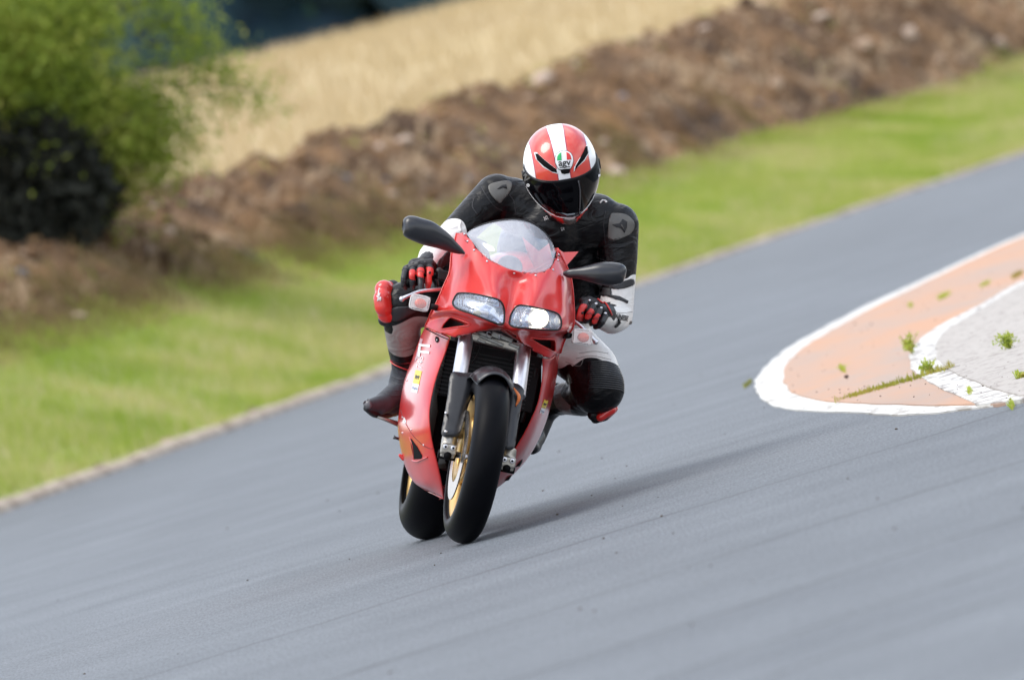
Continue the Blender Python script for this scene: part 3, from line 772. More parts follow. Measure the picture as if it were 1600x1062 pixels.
#weed(1166, 600, 3, 'faint flat weed on the asphalt left of the island nose', 10, 1.6, True, 12)
X = []; Y = []
for i in range(230):
    x, y = rnd.uniform(1215, 1640), rnd.uniform(380, 640)
    if inside((x, y), ii + [(1560, 630.5), (1700, 600), (1800, 500)]): q = G(x, y, .02); X.append(q.x); Y.append(q.y)
scatter('island_grit', np.array(X), np.array(Y), np.full(len(X), .0195), rng.uniform(.0015, .004, len(X)) * (1 + 2.5 * (rng.uniform(0, 1, len(X)) > .97)), M('dark_grit', (.07, .04, .03), .9), 'dark crumbs of soil and grit on the painted island', 'grit', 1, .6)
xs_, ys_, hs_ = [], [], []
for i in range(900):
    u = rnd.random(); x = 1304 + (1492 - 1304) * u; y = 624 + (573 - 624) * u + (rnd.gauss(0, 1.1))
    if rnd.random() > (.25 if u < .12 else .95): continue
    q = G(x, y, .016); xs_.append(q.x); ys_.append(q.y); hs_.append(rnd.uniform(.004, .016) * (1.6 if mnoise.noise(Vector((u * 40, 0, 0))) > .1 else .8) * (.6 + u))
blades('crack_grass', np.array(xs_), np.array(ys_), np.full(len(xs_), .016), np.array(hs_), np.full(len(xs_), .0035), grassmat('crack_grass', (.22, .25, .03), (.35, .36, .05), (.42, .30, .08), 5), label='short yellow green grass growing along the crack in the island', seed=8)
V, F = tube([G(1315, 622, .0105), G(1350, 612, .0105), G(1400, 598, .0108), G(1440, 587, .015), G(1500, 571, .0195)], .0018, 6, smoothn=6)
mk('island_crack', V, F, M('crack_dirt', (.05, .045, .03), .9))['kind'] = 'structure'
# ================================================================== MOTORCYCLE
bike = empty('motorcycle', MB, 'red full-fairing sports motorcycle leaning into the bend with its right headlamp lit', 'motorcycle')
def LB(x, y, z): return MB @ Vector((x, y, z))
def at(px, py, y): return L(px, py, y)

# ---- wheels
def tyre_profile(w, R, rim):                     # half width w, outer radius R, rim radius: closed section (x, r)
    pts = []
    for a in np.linspace(-88, 88, 27):
        t = R_(a); pts.append((w * math.sin(t), R - (w * 1.02) * (1 - math.cos(t)) * .98))
    side = [(w * .98, R - w * 1.25), (w * .86, rim + .012), (w * .74, rim + .001), (w * .70, rim - .006), (0, rim - .008)]
    return [(-x, r) for x, r in side[::-1]][1:] + pts + side
def wheel(name, cy, R, w, rimr, steer, discs, lab):
    MW = MB @ Matrix.Translation((0, cy, R)) @ Matrix.Rotation(steer, 4, 'Z')
    V0 = []
    wh = mk(name, *lathe([(-.03, .028), (.03, .028), (.03, .055), (-.03, .055)], MW, 24, True), gold, bike)
    setp(wh, lab)
    mk('tyre', *lathe(tyre_profile(w, R, rimr), MW, 128, True), rubber, wh)
    rw = w * .72
    pr = [(-rw, rimr + .010), (-rw - .003, rimr + .002), (-rw, rimr - .008), (-rw * .8, rimr - .018), (-rw * .4, rimr - .03), (rw * .4, rimr - .03), (rw * .8, rimr - .018), (rw, rimr - .008), (rw + .003, rimr + .002), (rw, rimr + .010), (rw * .8, rimr - .004), (0, rimr - .018), (-rw * .8, rimr - .004)]
    mk('rim', *lathe(pr, MW, 96, True), goldin, wh)
    for k in range(5 if name == 'front_wheel' else 5):
        a = 2 * math.pi * k / 5 + .3
        ms = MW @ Matrix.Rotation(a, 4, 'X')
        V, F = join([tube([ms @ Vector((s * .006, .02 * s, .04)), ms @ Vector((s * .012, .012 * s, rimr * .55)), ms @ Vector((s * .014, .03 * s, rimr - .026))], [.014, .011, .013], 8, smoothn=4) for s in (-1, 1)])
        mk('spoke', V, F, gold, wh)
    for sx in discs:
        V, F = lathe([(sx - .0025, .095), (sx + .0025, .095), (sx + .0025, .158), (sx - .0025, .158)], MW, 72, True)
        dsc = mk('brake_disc', V, F, steel, wh, smooth=False)
        mk('disc_carrier', *lathe([(sx * .8, .03), (sx, .06), (sx, .096), (sx * .93, .096), (sx * .75, .06)], MW, 36, True), gold, wh)
    return MW
MF = wheel('front_wheel', 0, .300, .060, .216, R_(1.6), (-.062, .062), 'front wheel with gold rim and twin steel brake discs')
MR = wheel('rear_wheel', 1.38, .318, .092, .216, 0, (.07,), 'rear wheel with a wide tyre and gold rim')

# ---- fork: upper tubes, lower legs, guards, axle clamps
def cyl(a, b, r, seg=24): return tube([a, b], r, seg)
fk_t = []
for s, tp, bt, gtop, cl in ((-1, (729, 524, .20), (719, 583, .13), ((705, 583), (743, 583)), (701, 697)), (1, (818, 545, .20), (811, 604, .12), ((776, 600), (816, 604)), (793, 716))):
    a = P(*tp); b = P(*bt); ax = P(cl[0], cl[1] - 22, .0)
    up = b + (a - b) * 1.7
    mk('fork_tube', *cyl(up, b + (b - a) * .25, .0265, 28), chrome, bike, bevel=.001)
    mk('fork_leg', *cyl(b + (b - a) * .1, ax, .021, 24), blackg, bike)
# triple clamp and the dark frame behind
mk('lower_yoke', *box(MB @ Matrix.Translation(at(770, 534, .21)) @ Matrix.Rotation(.05, 4, 'Y'), .25, .06, .03), alloy, bike, smooth=False, bevel=.006)
# guard plates on the fork legs (two-dimensional outlines given real thickness and a rounded front)
def plate(name, outline, y, depth, mat, crown=.012, spl=4, lab=None, step=5):
    ol = closed(outline, spl); V2, T = tri2d(ol, (), step); n = len(ol)
    def edge(p): return min(math.hypot(p[0] - q[0], p[1] - q[1]) for q in ol)
    V = [P(x, yy, (y(x, yy) if callable(y) else y) - crown * min(1, edge((x, yy)) / 9.0) ** .6) for x, yy in V2]
    T2 = [t if ((V2[t[1]][0] - V2[t[0]][0]) * (V2[t[2]][1] - V2[t[0]][1]) - (V2[t[1]][1] - V2[t[0]][1]) * (V2[t[2]][0] - V2[t[0]][0])) < 0 else t[::-1] for t in T]
    b0 = len(V)
    fr = [P(x, yy, (y(x, yy) if callable(y) else y)) for x, yy in ol]; bk = [P(x, yy, (y(x, yy) if callable(y) else y) + depth) for x, yy in ol]
    V = V + fr + bk; F = list(T2) + [(b0 + i, b0 + (i + 1) % n, b0 + n + (i + 1) % n, b0 + n + i) for i in range(n)]
    o = mk(name, V, F, mat, bike)
    if lab: o['label'] = lab
    return o
gy = lambda x, yy: .085 - .115 * (yy - 583) / 96
plate('fork_guard', [(705, 583), (724, 582), (742, 584), (741, 600), (732, 632), (724, 660), (717, 680), (704, 682), (690, 679), (693, 655), (699, 620)], gy, .05, guard, lab='dark grey guard over the left hand fork leg')
plate('fork_guard', [(801, 598), (818, 607), (817, 622), (811, 650), (807, 680), (803, 700), (792, 702), (784, 696), (785, 660), (790, 625)], gy, .05, guard)
for (x, y, dx) in ((701, 696, 13), (793, 716, 12)):
    c = P(x, y, -.005)
    m = Matrix.Translation(c) @ MB.to_3x3().to_4x4()
    bl = [tube([c + MB.to_3x3() @ Vector((0, .01, .036)), c + MB.to_3x3() @ Vector((0, .005, .012)), c + MB.to_3x3() @ Vector((0, 0, -.018))], [.027, .028, .026], 20, smoothn=4)]
    ck = mk('axle_clamp', *voxel(bl + [box(m @ Matrix.Translation((0, -.022, -.012)), .056, .022, .034), box(m @ Matrix.Translation((0, -.004, -.03)), .05, .05, .024)], .003, 3), alloy, bike)
    mk('axle_end', *cyl(m @ Vector((-.031, -.002, -.034)), m @ Vector((.031, -.002, -.034)), .0155, 20), dark, ck)
    mk('axle_hole', *cyl(m @ Vector((0, -.036, -.035)), m @ Vector((0, .0, -.035)), .0135, 20), dark, ck)
    for s in (-1, 1):
        q = m @ Vector((s * .0135, -.034, -.006)); q2 = m @ Vector((s * .0135, -.041, -.006))
        bo_ = mk('bolt', *cyl(q, q2, .0088, 16), chrome, ck, bevel=.001)
        mk('socket', *cyl(q2 - (q2 - q) * .2, q2 + (q2 - q) * .08, .0045, 6), dark, ck)
mk('guard_bolt', *cyl(P(696.5, 674, -.05), P(696.5, 674, -.02), .0055, 12), chrome, bike)
mk('guard_bolt', *cyl(P(697, 645, -.04), P(697, 645, -.0), .0055, 12), chrome, bike)
# brake calipers behind the legs
for s, x, y in ((-1, 716, 668), (1, 778, 672)):
    c = P(x, y, .06); m = Matrix.Translation(c) @ MB.to_3x3().to_4x4()
    mk('brake_caliper', *voxel([box(m, .05, .10, .075), box(m @ Matrix.Translation((0, -.045, .0)), .042, .03, .05)], .004, 4), M('caliper', (.30, .21, .09), .4, metal=.7, vary=.4, vscale=60), bike)
    for k in (-1, 1): mk('pad_pin', *cyl(m @ Vector((-.03, k * .02 - .03, .0)), m @ Vector((.03, k * .02 - .03, 0)), .005, 10), chrome, bike)
mk('front_axle', *cyl(MF @ Vector((-.08, 0, 0)), MF @ Vector((.08, 0, 0)), .011, 16), chrome, bike)

# ---- front mudguard: a shell swept over the tyre
def shell_ring(a0, a1, R, hw, t, drop=.03, n=26, k=13, flare=0):
    V = []; F = []
    for layer in (0, 1):
        for i in range(n + 1):
            u = i / n; a = R_(a0 + (a1 - a0) * u); w = hw * (1 - .10 * (1 - u)) 
            if u < .12: w *= .80 + .2 * (u / .12) ** .5
            for j in range(k + 1):
                s = -1 + 2 * j / k
                rr = R - drop * abs(s) ** 2.4 - (t if layer else 0)
                V.append(MF @ Vector((w * s, -rr * math.cos(a), rr * math.sin(a))))
    m = (n + 1) * (k + 1)
    for i in range(n):
        for j in range(k):
            q = (i * (k + 1) + j, i * (k + 1) + j + 1, (i + 1) * (k + 1) + j + 1, (i + 1) * (k + 1) + j)
            F.append(q[::-1]); F.append(tuple(x + m for x in q))
    for i in range(n):
        for j in (0, k):
            F.append((i * (k + 1) + j, (i + 1) * (k + 1) + j, m + (i + 1) * (k + 1) + j, m + i * (k + 1) + j))
    for j in range(k):
        for i in (0, n):
            F.append((i * (k + 1) + j, i * (k + 1) + j + 1, m + i * (k + 1) + j + 1, m + i * (k + 1) + j))
    return V, F
mg = mk('mudguard', *shell_ring(66, 165, .326, .082, .004, .05), guard, bike)
V, F = tube([P(800, 600, .04), P(806, 612, .02), P(812, 622, .03)], [.004, .009, .005], 8)
mk('orange_reflector', *join([tube([P(803, 606, .02), P(811, 620, .015), P(806, 634, .01)], [.003, .0085, .003], 8, smoothn=4, ratio=.5)]), M('amber', (.65, .16, .03), .3), bike)

# ---- fairing: the nose
nose_rows = [
 [(714,364,.36),(729,366,.30),(745,388,.22),(771,410,.16),(804,423,.13),(836,427,.15),(860,418,.20),(869,402,.27),(871,388,.34)],
 [(706,395,.33),(722,400,.25),(742,415,.17),(772,429,.108),(805,436,.142),(836,440,.108),(862,437,.16),(880,432,.23),(889,425,.33)],
 [(703,424,.30),(718,429,.20),(742,438,.12),(772,447,.055),(802,452,.118),(834,457,.055),(862,459,.11),(883,455,.18),(894,448,.31)],
 [(694,446,.28),(712,452,.16),(740,455,.085),(775,463,.012),(798,470,.085),(830,475,.012),(862,481,.075),(884,479,.14),(896,474,.29)],
 [(683,472,.27),(706,474,.13),(738,474,.035),(775,484,-.01),(793,490,.05),(825,493,-.01),(862,500,.025),(886,500,.12),(897,498,.28)],
 [(674,488,.27),(704,487,.13),(736,494,.045),(772,505,.0),(790,508,.04),(815,513,.0),(860,517,.035),(884,516,.12),(894,513,.28)],
 [(670,498,.30),(702,493,.18),(732,502,.10),(765,512,.06),(788,514,.07),(806,520,.06),(845,527,.10),(868,527,.16),(882,531,.30)],
 [(664,511,.33),(686,520,.22),(712,527,.16),(749,518,.11),(788,517,.10),(806,528,.11),(836,550,.16),(858,561,.20),(875,552,.33)],
]
NV, NF, NG = surf(PR(nose_rows), 8, 8)
nose_t = bvh(NV, NF)
hl_l = [(709, 468), (712.5, 461.5), (718, 458), (739, 459), (770, 465.5), (781, 470), (786, 477), (788, 487), (787.5, 500), (785.5, 506), (778, 506), (760, 499), (739, 490.5), (718, 483.5), (710, 479), (707.5, 473)]
hl_r = [(796.5, 501), (799, 491), (805, 481), (812, 477), (826, 478.5), (852, 484), (868, 488.5), (874.5, 494), (877, 503), (876, 511), (871, 515), (852, 515), (827, 513), (805, 511), (798, 508), (796, 504.5)]
du_l = [(703, 496), (708, 496), (722, 501), (734, 506), (730, 508.5), (712, 511), (692, 514), (690, 512), (694, 505)]
du_r = [(829, 528), (845, 529.5), (862, 530), (867, 532), (868, 540), (867.5, 548), (864, 549), (852, 543), (838, 535)]
hl_lc, hl_rc, du_lc, du_rc = (closed(q, 4) for q in (hl_l, hl_r, du_l, du_r))
edge = list(reversed([tuple(q) for q in cr1(np.array([r[0][:2] for r in nose_rows], float), 6)]))      # left side, bottom to top
edge = cr1(np.array([q[:2] for q in nose_rows[0]], float), 6).tolist() + cr1(np.array([r[-1][:2] for r in nose_rows], float), 6).tolist()[1:] + cr1(np.array([q[:2] for q in nose_rows[-1]][::-1], float), 6).tolist()[1:] + cr1(np.array([r[0][:2] for r in nose_rows][::-1], float), 6).tolist()[1:-1]
nose = mk('nose_fairing', *drape(edge, nose_t, 0, (hl_lc, hl_rc, du_lc, du_rc), 3.2), red, bike, solid=.004)
def gasket(name, ol, tree, r, mat, parent, off=0):
    return mk(name, *ring([hit(tree, x, y, off)[0] for x, y in ol], r, 6), mat, parent)
# the nose goes on backwards on both sides
for ci, s in ((0, 1), (-1, -1)):
    rows = []
    for r in nose_rows:
        x, y, d = r[ci]; rows.append([P(x, y, d), P(x + s * 5, y, d + .10), P(x + s * 9, y + 2, d + .22)])
    V, F, _ = surf(rows, 4, 4)
    mk('nose_side', V, F, red, nose, solid=.004)
# ducts
for ol in (du_lc, du_rc):
    c = (sum(p[0] for p in ol) / len(ol), sum(p[1] for p in ol) / len(ol)); n = len(ol)
    a = [hit(nose_t, x, y, -.001)[0] for x, y in ol]; dpt = MB.to_3x3() @ Vector((0, .075, 0))
    b = [p + dpt + (sum(a, Vector()) / n - p) * .25 for p in a]
    V = a + b; F = [(i, (i + 1) % n, n + (i + 1) % n, n + i) for i in range(n)]
    du = mk('air_duct', V, F, red, nose)
    V = b + [sum(b, Vector()) / n + dpt * .2]; mk('duct_mesh', V, [(i, (i + 1) % n, n) for i in range(n)], M('duct_dark', (.03, .028, .028), .7, bump=.3, bscale=300), du)
    gasket('duct_lip', ol, nose_t, .0028, red, du)
# ---- headlamps
glass = M('lamp_glass', (.9, .93, 1), .04, spec=.6); glass.node_tree.nodes['Principled BSDF'].inputs['Alpha'].default_value = .16
glass.node_tree.nodes['Principled BSDF'].inputs['Coat Weight'].default_value = 1
reflc = M('reflector', (.50, .54, .62), .16, metal=1)
beam = M('lit_bulb', (1, 1, 1), .5, emit=(1, .96, .86), estr=6)
def headlamp(ol, lit, lc, cells, lab):
    n = len(ol); cx = sum(p[0] for p in ol) / n; cy = sum(p[1] for p in ol) / n
    h_ = mk('headlamp', *ring([hit(nose_t, x, y, .0005)[0] for x, y in ol], .0032, 8), blackp, bike); setp(h_, lab)
    sh = [((x - cx) * .985 + cx, (y - cy) * .985 + cy) for x, y in ol]
    V, F = drape(sh, nose_t, -.001, (), 3); mk('lens', V, F, glass, h_)
    V2, T = tri2d(sh, (), 2.6); V = []
    for x, y in V2:
        d = min(math.hypot(x - p[0], y - p[1]) for p in sh); b = min(1, d / 15.0); b = b * b * (3 - 2 * b) * .6 + b * .4
        p = hit(nose_t, x, y, 0)[0]; V.append(p + MB.to_3x3() @ Vector((0, .006 + .05 * (1 - (1 - b) ** 2.2), 0)))
    T = [t if ((V2[t[1]][0] - V2[t[0]][0]) * (V2[t[2]][1] - V2[t[0]][1]) - (V2[t[1]][1] - V2[t[0]][1]) * (V2[t[2]][0] - V2[t[0]][0])) < 0 else t[::-1] for t in T]
    mk('reflector', V, T, reflc, h_)
    fl = []
    for (x0, y0, x1, y1) in cells: fl.append(tube([hit(nose_t, x0, y0, -.004)[0], hit(nose_t, (x0 + x1) / 2, (y0 + y1) / 2, -.004)[0], hit(nose_t, x1, y1, -.004)[0]], .0013, 5))
    V, F = join(fl); mk('lens_flutes', V, F, M('lens_flute', (.42, .45, .52), .2, metal=.3), h_)['kind'] = 'stuff'
    c = hit(nose_t, lc[0], lc[1], 0)[0]; m = Matrix.Translation(c) @ MB.to_3x3().to_4x4() @ Matrix.Rotation(math.pi / 2, 4, 'Z')
    if lit:
        mk('projector_bulb', *xf(ellipsoid(Matrix.Diagonal((.010, .0275, .0275, 1)), 28, 14), m @ Matrix.Translation((.018, 0, 0))), beam, h_); mk('lamp_halo', *xf(ellipsoid(Matrix.Diagonal((.008, .0335, .0335, 1)), 28, 14), m @ Matrix.Translation((.030, 0, 0))), M('lamp_halo', (1, .9, .7), .4, emit=(1, .86, .62), estr=.9), h_)  # wider warm glowing disc added behind the bulb as its halo
    else:
        mk('projector_bulb', *xf(ellipsoid(Matrix.Diagonal((.008, .016, .011, 1)), 20, 10), m @ Matrix.Translation((.03, 0, 0))), M('unlit_bulb', (.45, .43, .32), .15, coat=1), h_)
        mk('bulb_shield', *xf(box(Matrix.Identity(4), .008, .05, .013), m @ Matrix.Translation((.028, -.012, .004))), chrome, h_, bevel=.002)
headlamp(hl_lc, False, (748, 488), [(713 + i * 2.7, 462 - i * .3, 712 + i * 2.7, 481 + i * .9) for i in range(1, 9)] + [(745, 470, 779, 476), (746, 466, 775, 471)], 'unlit headlamp on the left in the picture, glass reflecting the clouds')
headlamp(hl_rc, True, (844, 497), [(860 + i * 2.0, 488 + i * .6, 861.5 + i * 1.9, 513) for i in range(0, 8)] + [(805 + i * 2.4, 483 - i * .2, 803.5 + i * 2.4, 498) for i in range(0, 7)], 'lit headlamp with a bright white round beam')
# a crease line and the screws of the nose
for (x, y) in ((731, 377), (741, 391), (761, 408.5), (803.5, 427), (837, 430.5), (864, 421.5), (872, 406.5), (873, 398), (726, 366)):
    q, nr = hit(nose_t, x, y, .001); mk('screw', *cyl(q - nr * .002, q + nr * .002, .0038, 12), chrome, nose)

# ---- windscreen
ws_rows = [
 [(729,367,.31),(740,383,.255),(762,405,.185),(804,424.5,.135),(842,427.5,.16),(862,417,.215),(869,394,.31)],
 [(731,363,.33),(748,373,.25),(773,388,.185),(807,398,.155),(838,400,.175),(857,398,.24),(867,389,.325)],
 [(735,360,.345),(755,362,.28),(780,368,.225),(808,372,.20),(835,374,.215),(853,378,.28),(865,384,.335)],
 [(741,356,.36),(760,349,.33),(783,344,.31),(806,342.5,.30),(828,347,.31),(847,359,.33),(862,377,.345)]]
WV, WF, WG = surf(PR(ws_rows), 7, 6)
scr = M('screen_clear', (.82, .85, .93), .03, spec=.7); bn = scr.node_tree.nodes['Principled BSDF']; bn.inputs['Alpha'].default_value = .30; bn.inputs['Coat Weight'].default_value = 1
wsn = mk('windscreen', WV, WF, scr, bike, solid=.003)
a_, b_ = WG.shape[:2]
mk('screen_trim', *tube([Vector(q) for q in WG[-1]], .0028, 6), blackp, wsn)
mk('screen_seal', *tube([Vector(q) for q in WG[0]], .0022, 6), dark, wsn)
# instruments, inner panels and top of the tank seen through it
mk('instrument_dial', *xf(lathe([(-.02, .0), (-.02, .045), (0, .045), (0, .040), (-.006, .038), (-.006, 0)], Matrix.Rotation(math.pi / 2, 4, 'Z') @ Matrix.Rotation(math.pi, 4, 'Z'), 32), Matrix.Translation(P(797, 416, .34)) @ MB.to_3x3().to_4x4() @ Matrix.Rotation(-.5, 4, 'X')), M('dial', (.10, .10, .11), .4), bike)
V, F, _ = surf(PR([[(712,372,.36),(728,366,.40),(760,378,.44)],[(708,400,.36),(735,404,.44),(770,414,.46)],[(702,425,.38),(740,430,.46),(790,440,.48)]]), 4, 4)
mk('inner_panel', V, F, blackp, bike, solid=.003)
tank = voxel([xf(ellipsoid(Matrix.Diagonal((.155, .24, .10, 1))), Matrix.Translation(P(812, 436, .80)) @ MB.to_3x3().to_4x4()), xf(ellipsoid(Matrix.Diagonal((.12, .17, .085, 1))), Matrix.Translation(P(820, 446, 1.0)) @ MB.to_3x3().to_4x4())], .01, 6)
mk('fuel_tank', *tank, red, bike)
# sharp red flaps of the inner fairing seen beside and through the screen
def spike(name, pts, mat, t=.004, parent=None):
    c = [P(*q) for q in pts]; n = len(c); dv = MB.to_3x3() @ Vector((0, t, 0))
    V = c + [p + dv for p in c]; F = [tuple(range(n))[::-1], tuple(range(n, 2 * n))] + [(i, (i + 1) % n, n + (i + 1) % n, n + i) for i in range(n)]
    return mk(name, V, F, mat, parent or bike, smooth=False)
spike('fairing_flap', [(868, 432, .30), (870, 406, .33), (871.5, 388, .36), (880, 394, .38), (904, 393, .42), (894, 406, .40), (886, 414, .36), (890, 424, .34)], red)
spike('fairing_flap', [(816, 370, .36), (842, 392, .36), (858, 380, .38), (866, 420, .36), (852, 424, .34), (838, 424, .34), (826, 400, .36)], red)

# ---- fairing: side panels
lf = [  # outer edge -> front lip -> return, (px, py, y)
 [(674,504,0.8),(666,506,0.62),(676,512,0.42),(690,520,0.33),(703,527,0.25),(701,528,0.32),(698,529,0.45)],
 [(666,520,0.98),(655,531,0.72),(668,536,0.5),(683,545,0.36),(697,548,0.29),(695,549,0.36),(692,550,0.49)],
 [(655,555,1.05),(643,563,0.8),(656,568,0.55),(672,573,0.39),(687,574,0.31),(685,575,0.38),(682,576,0.51)],
 [(645,590,1.1),(631,597,0.84),(645,602,0.58),(662,604,0.4),(678,603,0.32),(676,604,0.39),(673,605,0.52)],
 [(637,630,1.12),(624,637,0.86),(638,642,0.6),(656,642,0.41),(671,640,0.32),(669,641,0.39),(666,642,0.52)],
 [(636,665,1.12),(621.5,668,0.86),(636,675,0.6),(655,674,0.41),(672,670,0.32),(670,671,0.39),(667,672,0.52)],
 [(638,698,1.1),(626,702,0.84),(640,706,0.6),(660,703,0.42),(677,699,0.33),(675,700,0.4),(672,701,0.53)],
 [(643,724,1.08),(633,728,0.82),(648,732,0.6),(667,729,0.43),(684,727,0.35),(682,728,0.42),(679,729,0.55)],
 [(656,744,1.04),(645,751,0.78),(660,756,0.58),(676,755,0.46),(690,756,0.39),(688,757,0.46),(685,758,0.59)],
 [(676,762,0.98),(663,765,0.74),(674,769,0.6),(684,773,0.52),(693,778,0.45),(691,779,0.52),(688,780,0.65)]]
LV, LF, LG = surf(PR(lf), 7, 6); lf_t = bvh(LV, LF)
sf = mk('side_fairing', LV, LF, red, bike, solid=.0035); setp(sf, 'large red side fairing facing the camera, with stickers and a small vent')
rf = [
 [(866,536,0.8),(877,535,0.62),(872,549,0.42),(862,560,0.33),(848,560,0.27),(850,561,0.34),(853,562,0.47)],
 [(862,560,0.95),(873,563,0.7),(868,570,0.5),(860,576,0.38),(848,578,0.3),(850,579,0.37),(853,580,0.5)],
 [(858,590,1.05),(869,594,0.78),(864,598,0.55),(857,602,0.4),(846,602,0.31),(848,603,0.38),(851,604,0.51)],
 [(852,622,1.08),(862,627,0.8),(857,630,0.58),(850,632,0.42),(840,630,0.32),(842,631,0.39),(845,632,0.52)],
 [(842,655,1.08),(852,662,0.8),(846,662,0.58),(839,662,0.43),(829,657,0.33),(831,658,0.4),(834,659,0.53)],
 [(828,688,1.06),(838,694,0.8),(832,694,0.6),(824,693,0.45),(814,686,0.35),(816,687,0.42),(819,688,0.55)],
 [(812,715,1.04),(820,722,0.78),(813,722,0.6),(805,719,0.47),(797,712,0.38),(799,713,0.45),(802,714,0.58)],
 [(790,742,1),(796,747,0.76),(790,746,0.62),(783,742,0.52),(776,737,0.44),(778,738,0.51),(781,739,0.64)],
 [(770,762,0.95),(772,766,0.74),(768,763,0.64),(765,757,0.56),(760,752,0.5),(762,753,0.57),(765,754,0.7)]]
RV, RF_, RG = surf(PR(rf), 7, 6); rf_t = bvh(RV, RF_)
sf2 = mk('side_fairing', RV, RF_, red, bike, solid=.0035); setp(sf2, 'red side fairing on the inside of the lean, mostly in shade')
# belly pan that joins them underneath
V, F, _ = surf([[P(*a), P((a[0] + b[0]) / 2, max(a[1], b[1]) + 4 - k * 2, (a[2] + b[2]) / 2 + .04), P(*b)] for k, (a, b) in enumerate([((693,778,.46),(766,760,.50)), ((676,770,.62),(770,764,.66)), ((668,766,.80),(775,762,.84)), ((670,758,1.0),(786,745,1.0))])], 4, 8)
mk('belly_pan', V, F, red, bike, solid=.004)
# seam between nose and side, with the bolts
mk('fairing_seam', *tube([hit(lf_t, x, y, .001)[0] for x, y in cr1(np.array([(663, 512), (676, 519), (690, 526), (703, 531)], float), 5)], .0016, 6), dark, sf)
mk('fairing_seam', *tube([hit(lf_t, x, y, .0008)[0] for x, y in cr1(np.array([(626, 640), (634, 661), (647, 682), (660, 694), (671, 700), (677, 700)], float), 5)], .0010, 6), M('seam_red', (.12, .005, .006), .5), sf)
for (x, y) in ((662, 695), (643, 671), (683, 531), (640, 560), (629, 652), (629, 676), (636, 594)):
    q, nr = hit(lf_t, x, y, .001); mk('screw', *cyl(q - nr * .002, q + nr * .0015, .0035, 12), chrome, sf)
V, F = drape([(681, 526), (685, 526.5), (686.5, 532), (683.5, 535.5), (680.5, 532)], lf_t, .0012, (), 3, 3); mk('fastener_recess', V, F, dark, sf)
V, F = drape([(641.5, 684), (644, 686), (652, 697), (660, 711), (659, 716.5), (648, 717), (646, 712), (643, 698)], lf_t, .0015, (), 3, 0); mk('side_vent', V, F, dark, sf)
mk('vent_lip', *line_on([(645, 719), (652, 720.5), (659, 717.5), (668, 714)], lf_t, .0028, .002), red, sf)
mk('vent_lip', *line_on([(640.5, 683), (645, 697), (647, 717)], lf_t, .002, .001), red, sf)
V, F = drape([(631.5, 651), (634.5, 656), (635, 661), (629, 660)], lf_t, .0012, (), 2, 0); mk('triangle_mark', V, F, white_t, sf)
# lettering and stickers on the side fairing
text_on('TI', lf_t, 664, 547, 24, R_(-84), white_t, 'lettering', sf, .002, bold=.03, sx=1.0)
text_on('748', lf_t, 657, 566, 13, R_(-80), white_t, 'lettering', sf, .0016, bold=-.01)
def quad(c, w, h, ang):
    ca, sa = math.cos(ang), math.sin(ang); return [(c[0] + u * w / 2 * ca - v * h / 2 * sa, c[1] + u * w / 2 * sa + v * h / 2 * ca) for u, v in ((-1, -1), (1, -1), (1, 1), (-1, 1))]
def sticker(tree, c, ang, par, w=11, parts=True, sgn=1):
    ux, uy = math.cos(ang + math.pi / 2), math.sin(ang + math.pi / 2)
    a = mk('sticker', *drape(quad(c, w, w * 2.1, ang), tree, .0012, (), 4), yellow, par)
    c2 = (c[0] + ux * w * 1.75, c[1] + uy * w * 1.75)
    b = mk('sticker', *drape(quad(c2, w, w * 1.35, ang), tree, .0012, (), 4), white_t, par)
    dog = [(-.34, -.1), (-.28, -.38), (-.1, -.2), (.1, -.22), (.34, -.3), (.38, -.05), (.26, .04), (.3, .34), (.18, .34), (.14, .08), (.02, .1), (.03, .34), (-.08, .34), (-.1, .1), (-.2, .1), (-.22, .34), (-.32, .34)]
    ca, sa = math.cos(ang), math.sin(ang); k = w * .95
    mk('sticker_emblem', *drape([(c[0] + (x * ca - y * sa) * k, c[1] + (x * sa + y * ca) * k) for x, y in dog], tree, .002, (), 3), blackt, a)
    text_on('Agip', tree, c2[0], c2[1], w * .52, ang, blue_t, 'sticker_text', b, .002)
sticker(lf_t, (652.5, 589), R_(12), sf, 10)
sticker(rf_t, (851, 631), R_(20), sf2, 6.5)
# blue haze of print above TI (the worn edge of the name)
V, F = drape([(657, 528), (661, 530), (652, 560), (648, 566)], lf_t, .001, (), 4); mk('worn_print', V, F, M('worn_print', (.50, .30, .33), .4), sf)

# ---- behind: radiator, engine, frame
bx = lambda px, py, y, sx, sy, sz, r=0: box(Matrix.Translation(P(px, py, y)) @ MB.to_3x3().to_4x4() @ Matrix.Rotation(r, 4, 'Y'), sx, sy, sz)
mk('engine', *join([bx(752, 640, .72, .33, .30, .36), bx(748, 700, .80, .24, .30, .20), bx(768, 560, .62, .30, .2, .2)]), engine, bike, smooth=False, bevel=.02)
spike('inner_panel', [(700, 560, .56), (846, 572, .56), (846, 620, .56), (834, 656, .56), (815, 690, .56), (772, 742, .60), (705, 745, .60), (688, 690, .56), (684, 620, .56)], dark, .03)
rad = mk('radiator', *bx(766, 588, .43, .34, .03, .20), engine, bike, smooth=False, bevel=.004)
V, F = join([bx(766 - k * 1.5, 556 + k * 6.2, .412, .32, .006, .0035) for k in range(12)]); o = mk('radiator_fins', V, F, M('fins', (.03, .03, .032), .5, metal=.5), rad, smooth=False); o['kind'] = 'stuff'
mk('oil_cooler', *bx(752, 672, .46, .26, .03, .10), engine, bike, smooth=False, bevel=.004)
